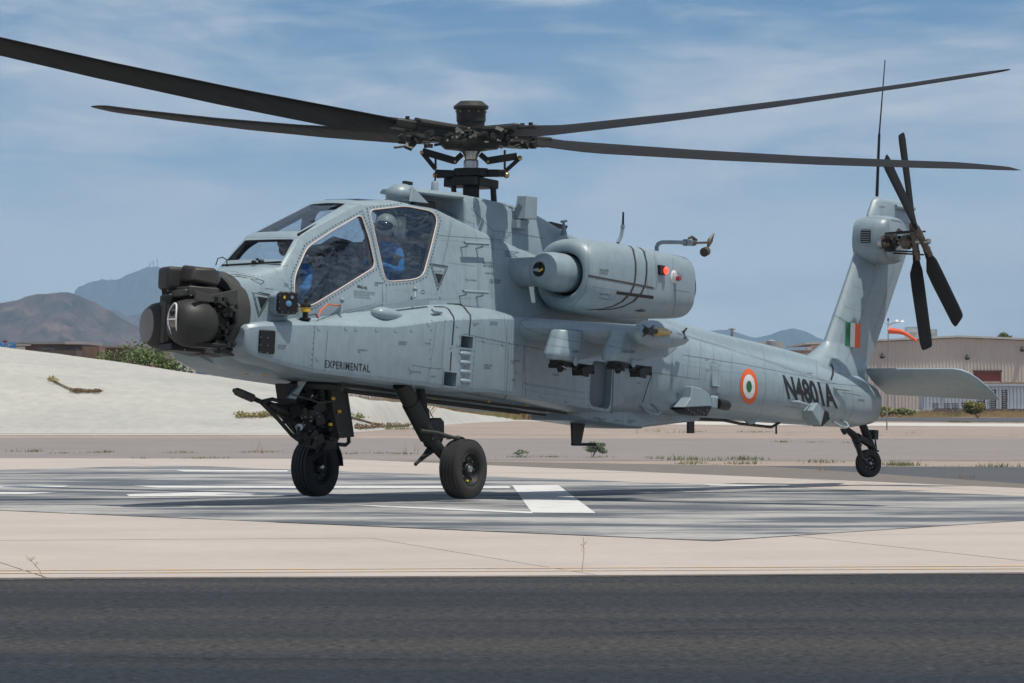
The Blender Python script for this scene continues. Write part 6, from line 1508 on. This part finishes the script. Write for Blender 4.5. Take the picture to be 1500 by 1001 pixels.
stripe([(655, 446), (675, 446.5), (680, 450), (689, 462), (689, 470), (687, 492)], .022)
for o_ in ((921, 359), (937, 363)):
    du = o_[0] - 921; 
    px = [(919 + du, 357.5 + du * .26), (927 + du, 365 + du * .2), (931 + du, 385), (931 + du, 400), (929 + du, 417), (923 + du, 430), (911 + du, 442), (897 + du, 449), (880 + du, 453.0), (860 + du, 454)]
    stripe(px[:7], .034); stripe(px[6:], .02)
for k in range(3): stripe([(929 + k * 3, 455.5 + k * .6), (942 + k * 2, 453 + k * 1.4)], .012)
stripe([(903, 429), (957, 436)], .035, 'engine_step', black); 
st = Mb(); ribbon(st, [(862, 404), (905, 412), (957, 422)], .02, .004); st.build('panel_edge', olive_l, heli, angle=0, weld=False)
stripe([(1217.5, 533.5), (1220, 540), (1220, 548), (1217, 557)], .030, 'fin_mark', black_p)
stripe([(700, 578), (705, 573), (692, 570)][:2], .012); stripe([(738, 585), (743, 577)], .014); stripe([(769, 563), (857, 575.5)], .022, 'door_rail', hull_d)
# ---- surface fill between pixel outlines: text, flag, roundel
def lay(vs2, fs, mp, name, m, lift=.0035, maxe=.06, parent=heli):
    bm = bmesh.new(); vv = [bm.verts.new((x, y, 0)) for x, y in vs2]
    for f in fs:
        try: bm.faces.new([vv[i] for i in f])
        except ValueError: pass
    bmesh.ops.triangulate(bm, faces=bm.faces)
    for _ in range(3):
        lg = [e for e in bm.edges if e.calc_length() > maxe]
        if not lg: break
        bmesh.ops.subdivide_edges(bm, edges=lg, cuts=1); bmesh.ops.triangulate(bm, faces=bm.faces)
    bad = []
    for v in bm.verts:
        h = cast(*mp(v.co.x, v.co.y))
        if h is None: bad.append(v); continue
        v.co = h[0] + h[1] * lift
    bmesh.ops.delete(bm, geom=bad, context='VERTS')
    bmesh.ops.delete(bm, geom=[f for f in bm.faces if max(e.calc_length() for e in f.edges) > .3], context='FACES')
    me = bpy.data.meshes.new(name); bm.to_mesh(me); bm.free(); me.materials.append(m)
    o = bpy.data.objects.new(name, me); COL.objects.link(o); o.parent = parent; return o
def ptext(s, u0, v0, u1, v1, hpx, m=grey_p, name='lettering', bold=0.0, lean=0.0, space=1.0, curve=None):
    vs, fs = text_mesh(s, bold=bold, space=space); a, b_ = min(v[0] for v in vs), max(v[0] for v in vs); hi_ = max(v[1] for v in vs); lo_ = min(v[1] for v in vs) if '\n' in s else 0
    def mp(x, y):
        t = (x - a) / (b_ - a); q = (y - lo_) / (hi_ - lo_); return (u0 + (u1 - u0) * t - lean * q * hpx, v0 + (v1 - v0) * t - q * hpx + (curve(t, q) if curve else 0))
    return lay([(x, y) for x, y in vs], fs, mp, name, m, maxe=.12)
ptext('EXPERIMENTAL', 475.5, 538.5, 541.5, 545.5, 11, black_p, 'lettering', bold=.012, lean=-.02, space=1.15)
ptext('N4801A', 1154, 583, 1227, 597.5, 34, black_p, 'registration', bold=.034, lean=.24)
ptext('SERIAL NO.', 523, 421.5, 538, 424.5, 4.0, black_p, bold=.02)
def stencil(u, v, w_, n, h=2.1, slope=.06, m=grey_p):
    rn = random.Random(int(u * 7 + v)); al = 'ABCDEFGHILMNOPRSTU    '; 
STN = [('AIRCRAFT\nBATTERY', 590, 502.5, 13, 5.6), ('HYDRAULIC\nFILL', 531, 514, 14, 5.6), ('DANGER\nINTAKE', 413, 508, 12, 6), ('NO STEP', 626, 503, 8, 2.4), ('AIRCRAFT\nBATTERY', 724, 473.5, 12, 5.2), ('GROUND\nWIRE', 697, 475, 9, 4.6),
 ('WATER SYSTEM\nFILL', 608, 546, 17, 5.2), ('BOX 7', 635, 551.5, 7, 2.4), ('VENT', 660, 510.4, 5, 2), ('RESCUE\nPANEL', 715, 537, 11, 7), ('ACCESS DOOR', 814, 549, 9, 2.2), ('DOOR', 752, 557, 5, 2.2), ('HOIST POINT\nREAR', 755, 530, 13, 5),
 ('CAUTION\nHOT AREA', 715, 387, 15, 8), ('FUEL SYSTEM\nKEEP CLEAR', 725, 412, 16, 6), ('CONTROL ACCESS', 717, 400, 14, 2.2), ('EXHAUST AREA\nKEEP AWAY\nFROM INTAKE', 750, 372, 20, 9), ('RELEASE\nLATCH', 885, 398, 13, 8), ('PRESS TO OPEN', 885, 431, 13, 2.2),
 ('N2074-0579', 920, 515, 18, 3), ('N2074-0521', 846, 515, 16, 3), ('WALKWAY', 874, 612.5, 11, 2.2), ('FILL PORT\nDRAIN', 882, 615, 12, 4.4), ('VENT AREA\nDRAIN', 925, 617.5, 12, 4.4), ('SERVICE', 905, 616, 10, 2.2), ('DRAIN', 935, 561, 5, 2), ('LIFT', 1036, 543, 5, 2), ('NO HAND\nHOLD', 1036, 527, 6, 4), ('SENSOR', 1051, 577, 6, 2), ('JACK\nPOINT\nHERE', 993, 580, 6, 9), ('LIFT HERE', 1186, 547, 7, 2), ('CAUTION MAST', 1261, 586, 10, 2.4), ('PUSH', 1292, 303, 8, 2), ('GUARD', 1290, 501, 5, 2),
 ('NO STEP', 430, 421, 7, 2.4), ('POWER\nSOCKET', 419, 417.5, 7, 5), ('INTERNAL STORES', 640, 388, 8, 1.8), ('RESCUE INSTRUCTIONS', 641, 397.5, 13, 1.8), ('ARMAMENT\nSAFE', 555, 416, 14, 6), ('PULL HANDLE', 690, 410, 16, 2), ('OPEN THIS WAY', 394, 423, 12, 1.8), ('CAUTION', 379, 435.5, 9, 1.8), ('PITOT', 745, 345, 5, 2), ('HAND HOLD', 740, 348, 8, 1.8)]
for s_, u, v, w_, h_ in STN: ptext(s_, u - w_ / 2, v + h_ / 2, u + w_ / 2, v + h_ / 2 + w_ * .07, h_, grey_p, 'stencil', bold=.01)
ptext('REMOVE CANOPY PANEL BEFORE\nLIFTING SEAT AND CHECK THAT\nSAFETY PINS ARE FITTED\nTO ALL ROUND CHARGES', 518, 436.0, 549, 439, 10.5, grey_p, 'stencil')
def fill(px, name, m, lift=.004):
    n = len(px); return lay(px, [tuple(range(n))], lambda x, y: (x, y), name, m, lift, maxe=6)
# warning triangles: outline and solid core
for tri, core in (([(369, 426.5), (397, 432), (379, 464.5)], [(377, 434.5), (391.5, 437), (382, 453)]), ([(630, 386.5), (656, 390.5), (641, 425.5)], [(637, 400.5), (648.5, 402.5), (642, 417)])):
    bb = Mb(); ribbon(bb, tri + [tri[0]], .009, .003, 1.5)
    c = (sum(p[0] for p in tri) / 3, sum(p[1] for p in tri) / 3 - 1); g = [(c[0] + (p[0] - c[0]) * .80, c[1] + (p[1] - c[1]) * .80) for p in tri]
    ribbon(bb, g + [g[0]], .006, .003, 1.5); bb.build('warning_triangle', black_p, heli, angle=0, weld=False); fill(core, 'triangle_core', black_p)
bb = Mb(); ribbon(bb, [(334, 403.5), (348, 402), (372, 406.5), (387, 412.5), (382, 417), (368, 409.5), (350, 405.5), (336, 405.5)], .007, .003, 1.5); bb.build('nose_placard_outline', black_p, heli, angle=0, weld=False)
ptext('PANEL ACCESS THIS SIDE', 346, 404.6, 378, 411.5, 2.2, grey_p, 'stencil')
# small placards and brackets drawn as thin outlines
bb = Mb()
for u, v in ((507, 482), (522, 483), (552, 484), (580, 485), (603, 484), (628, 476), (670, 478), (461 + 6, 482), (465, 527), (600, 540), (671, 506), (708, 499), (737, 505), (757, 545), (770, 512), (830, 588), (793, 580), (865, 597), (770, 560)):
    ribbon(bb, [(u - 2, v - 2.4), (u - 2.6, v + 1.6), (u + 1.6, v + 2.4)], .005, .003, 1)
for u, v, r in ((619, 428, 2.6), (644, 437, 1.4)): ribbon(bb, [(u + r * cos(2 * pi * k / 10), v + r * sin(2 * pi * k / 10)) for k in range(11)], .006, .003, 1)
bb.build('placard_outline', grey_p, heli, angle=0, weld=False, kind='stuff')
# roundel and tail flag
def disc(cu, cv, ru, rv, name, m, lift, tilt=.10):
    n = 40; return fill([(cu + ru * cos(2 * pi * k / n) + tilt * 0, cv + rv * sin(2 * pi * k / n) + tilt * ru * cos(2 * pi * k / n)) for k in range(n)], name, m, lift)
rd_ = disc(1096.7, 566.5, 13, 26, 'roundel', orange, .0035)
a = disc(1096.7, 566.5, 8.8, 17.8, 'roundel_white', white_p, .0050); b_ = disc(1096.7, 566.5, 4.1, 8.4, 'roundel_green', green_p, .0065)
for q in (a, b_): q.parent = rd_
fl = fill([(1238.5, 471.5), (1245.8, 472.6), (1244.8, 507.6), (1237.6, 506)], 'flag', green_p)
a = fill([(1245.8, 472.6), (1252.5, 473.7), (1251.4, 509), (1244.8, 507.6)], 'flag_white_band', white_p); b_ = fill([(1252.5, 473.7), (1260.5, 475), (1259.4, 510.6), (1251.4, 509)], 'flag_orange_band', orange)
for q in (a, b_): q.parent = fl
# rotor cap print
cp = Mb()
def capp(u, v):
    X = (u - 690) / FPX * 53.7; Yc = -math.sqrt(max(0, .1565 ** 2 - X * X)); return Wb(hubw + V((X, Yc, wz(v))))
for u0, u1, v, hh in ((676, 682, 165.4, .8), (684.5, 687.5, 165.5, .7), (675.5, 679, 168.3, 1.0), (680, 686, 168.6, .6)):
    cp.add([capp(u0, v), capp(u1, v + .1), capp(u1, v - hh), capp(u0, v - hh)], [(0, 1, 2, 3)])
cp.build('cap_print', white_p, rot, angle=0, kind='stuff')
# ============================================================ CREW
def skinned(name, joints, edges, m, sub=2):
    me = bpy.data.meshes.new(name); me.from_pydata([j[0] for j in joints], edges, []); o = bpy.data.objects.new(name, me); COL.objects.link(o)
    sk = o.modifiers.new('s', 'SKIN'); sk.use_smooth_shade = True; ss = o.modifiers.new('u', 'SUBSURF'); ss.levels = ss.render_levels = sub
    for i, j in enumerate(joints):
        d = me.skin_vertices[0].data[i]; r = j[1]; d.radius = (r, r) if not isinstance(r, tuple) else r; d.use_root = (i == 0)
    bpy.context.view_layer.update(); m2 = bpy.data.meshes.new_from_object(o.evaluated_get(bpy.context.evaluated_depsgraph_get()))
    o.modifiers.clear(); o.data = m2; m2.materials.clear(); m2.materials.append(m)
    for p in m2.polygons: p.use_smooth = True
    return o
def crew(hip, lean, look, helmet, visor, label, arm):
    """seated figure in the helicopter frame; hip = Vector, +x forward"""
    h = V(hip); J = []; E_ = []
    def add(p, r, par=None):
        J.append((tuple(p), r)); i = len(J) - 1
        if par is not None: E_.append((par, i))
        return i
    pel = add((0, 0, 0), .15); ab_ = add((lean * .3, 0, .18), .135, pel); ch = add((lean * .7, 0, .36), .165, ab_); nk = add((lean, 0, .53), .065, ch)
    hd = add((lean + .03, 0, .66), .088, nk); tp_ = add((lean + .02, 0, .75), .075, hd)
    for s in (-1, 1):
        sh = add((lean * .8, s * .17, .44), .085, ch); el = add((lean + .10 + arm * .03, s * .30, .20), .058, sh); wr = add((lean + .34, s * .20, .20 + arm * .06), .036, el)
        pm = add((lean + .41, s * .19, .21 + arm * .06), .036, wr)
        for k, (dy, ln) in enumerate(((-.026, .07), (-.009, .08), (.009, .075), (.026, .06))):
            f1 = add((lean + .45, s * (.19 + dy), .215 + arm * .06), .010, pm); f2 = add((lean + .45 + ln * .5, s * (.19 + dy), .205 + arm * .06), .009, f1); add((lean + .45 + ln * .6, s * (.19 + dy), .175 + arm * .06), .008, f2)
        t1 = add((lean + .40, s * .145, .22 + arm * .06), .012, pm); add((lean + .44, s * .13, .20 + arm * .06), .010, t1)
        th = add((.10, s * .10, -.01), .095, pel); kn = add((.46, s * .15, .03), .068, th); an = add((.62, s * .14, -.34), .045, kn); add((.76, s * .14, -.38), .04, an)
    o = skinned('person', J, E_, blue_cloth, 2)
    # bare skin on head and hands
    o.data.materials.append(skin_m)
    for p in o.data.polygons:
        c = p.center
        if c.z > .55 or (c.x > lean + .37 and c.z > .1 and abs(c.y) > .1 and abs(c.y) < .26): p.material_index = 1
    o.matrix_world = HM @ Matrix.Translation(h)
    tag(o, label, 'person')
    hc = V((lean + .02, 0, .70))
    def part(mb, nm, m, **k): q = mb.build(nm, m, o, **k); return q
    rot_ = Matrix.Rotation(look, 3, 'Z')
    hl = Mb(); hl.ell(hc + V((-.015, 0, .03)), (.145, .125, .135), rot_, 20, 12); hm_ = part(hl, 'helmet', helmet)
    Mb().ell(hc + rot_ @ V((-.0, .115, -.03)), (.06, .035, .07), rot_).ell(hc + rot_ @ V((-.0, -.115, -.03)), (.06, .035, .07), rot_).build('ear_cup', helmet, hm_, kind='stuff')
    Mb().ell(hc + rot_ @ V((.075, 0, .02)), (.085, .105, .062), rot_, 18, 10).build('visor', visor, hm_)
    fc = Mb().ell(hc + rot_ @ V((.10, 0, -.055)), (.022, .016, .03), rot_, 8, 6)
    fc.build('nose', skin_m, o)
    for s in (-1, 1): Mb().ell(hc + rot_ @ V((.088, s * .032, -.012)), (.012, .014, .008), rot_, 8, 6).build('eye', white_p, o)
    Mb().ell(hc + rot_ @ V((.088, 0, -.095)), (.012, .026, .007), rot_, 8, 6).build('mouth', mat('lips', (.28, .10, .08), .6), o)
    Mb().tube([hc + rot_ @ V((.03, .12, -.05)), hc + rot_ @ V((.10, .09, -.10)), hc + rot_ @ V((.115, .02, -.10))], .006, 6).build('microphone_boom', black, hm_)
    for s in (-1, 1):
        Mb().tube([(lean * .8 - .02, s * .09, .50), (lean * .7 + .13, s * .07, .40), (lean * .3 + .14, s * .04, .12)], .014, 6).build('harness_strap', seatm, o)
    return o
crew((1.66, .02, 2.17), -.02, R(25), helmet_w, visor_m, 'pilot in blue suit and pale helmet with dark visor behind the rear cockpit window', 1)
crew((3.12, .04, 1.80), .26, R(-10), helmet_g, visor_m, 'front crew member in blue suit and olive helmet behind the forward cockpit window', 1)
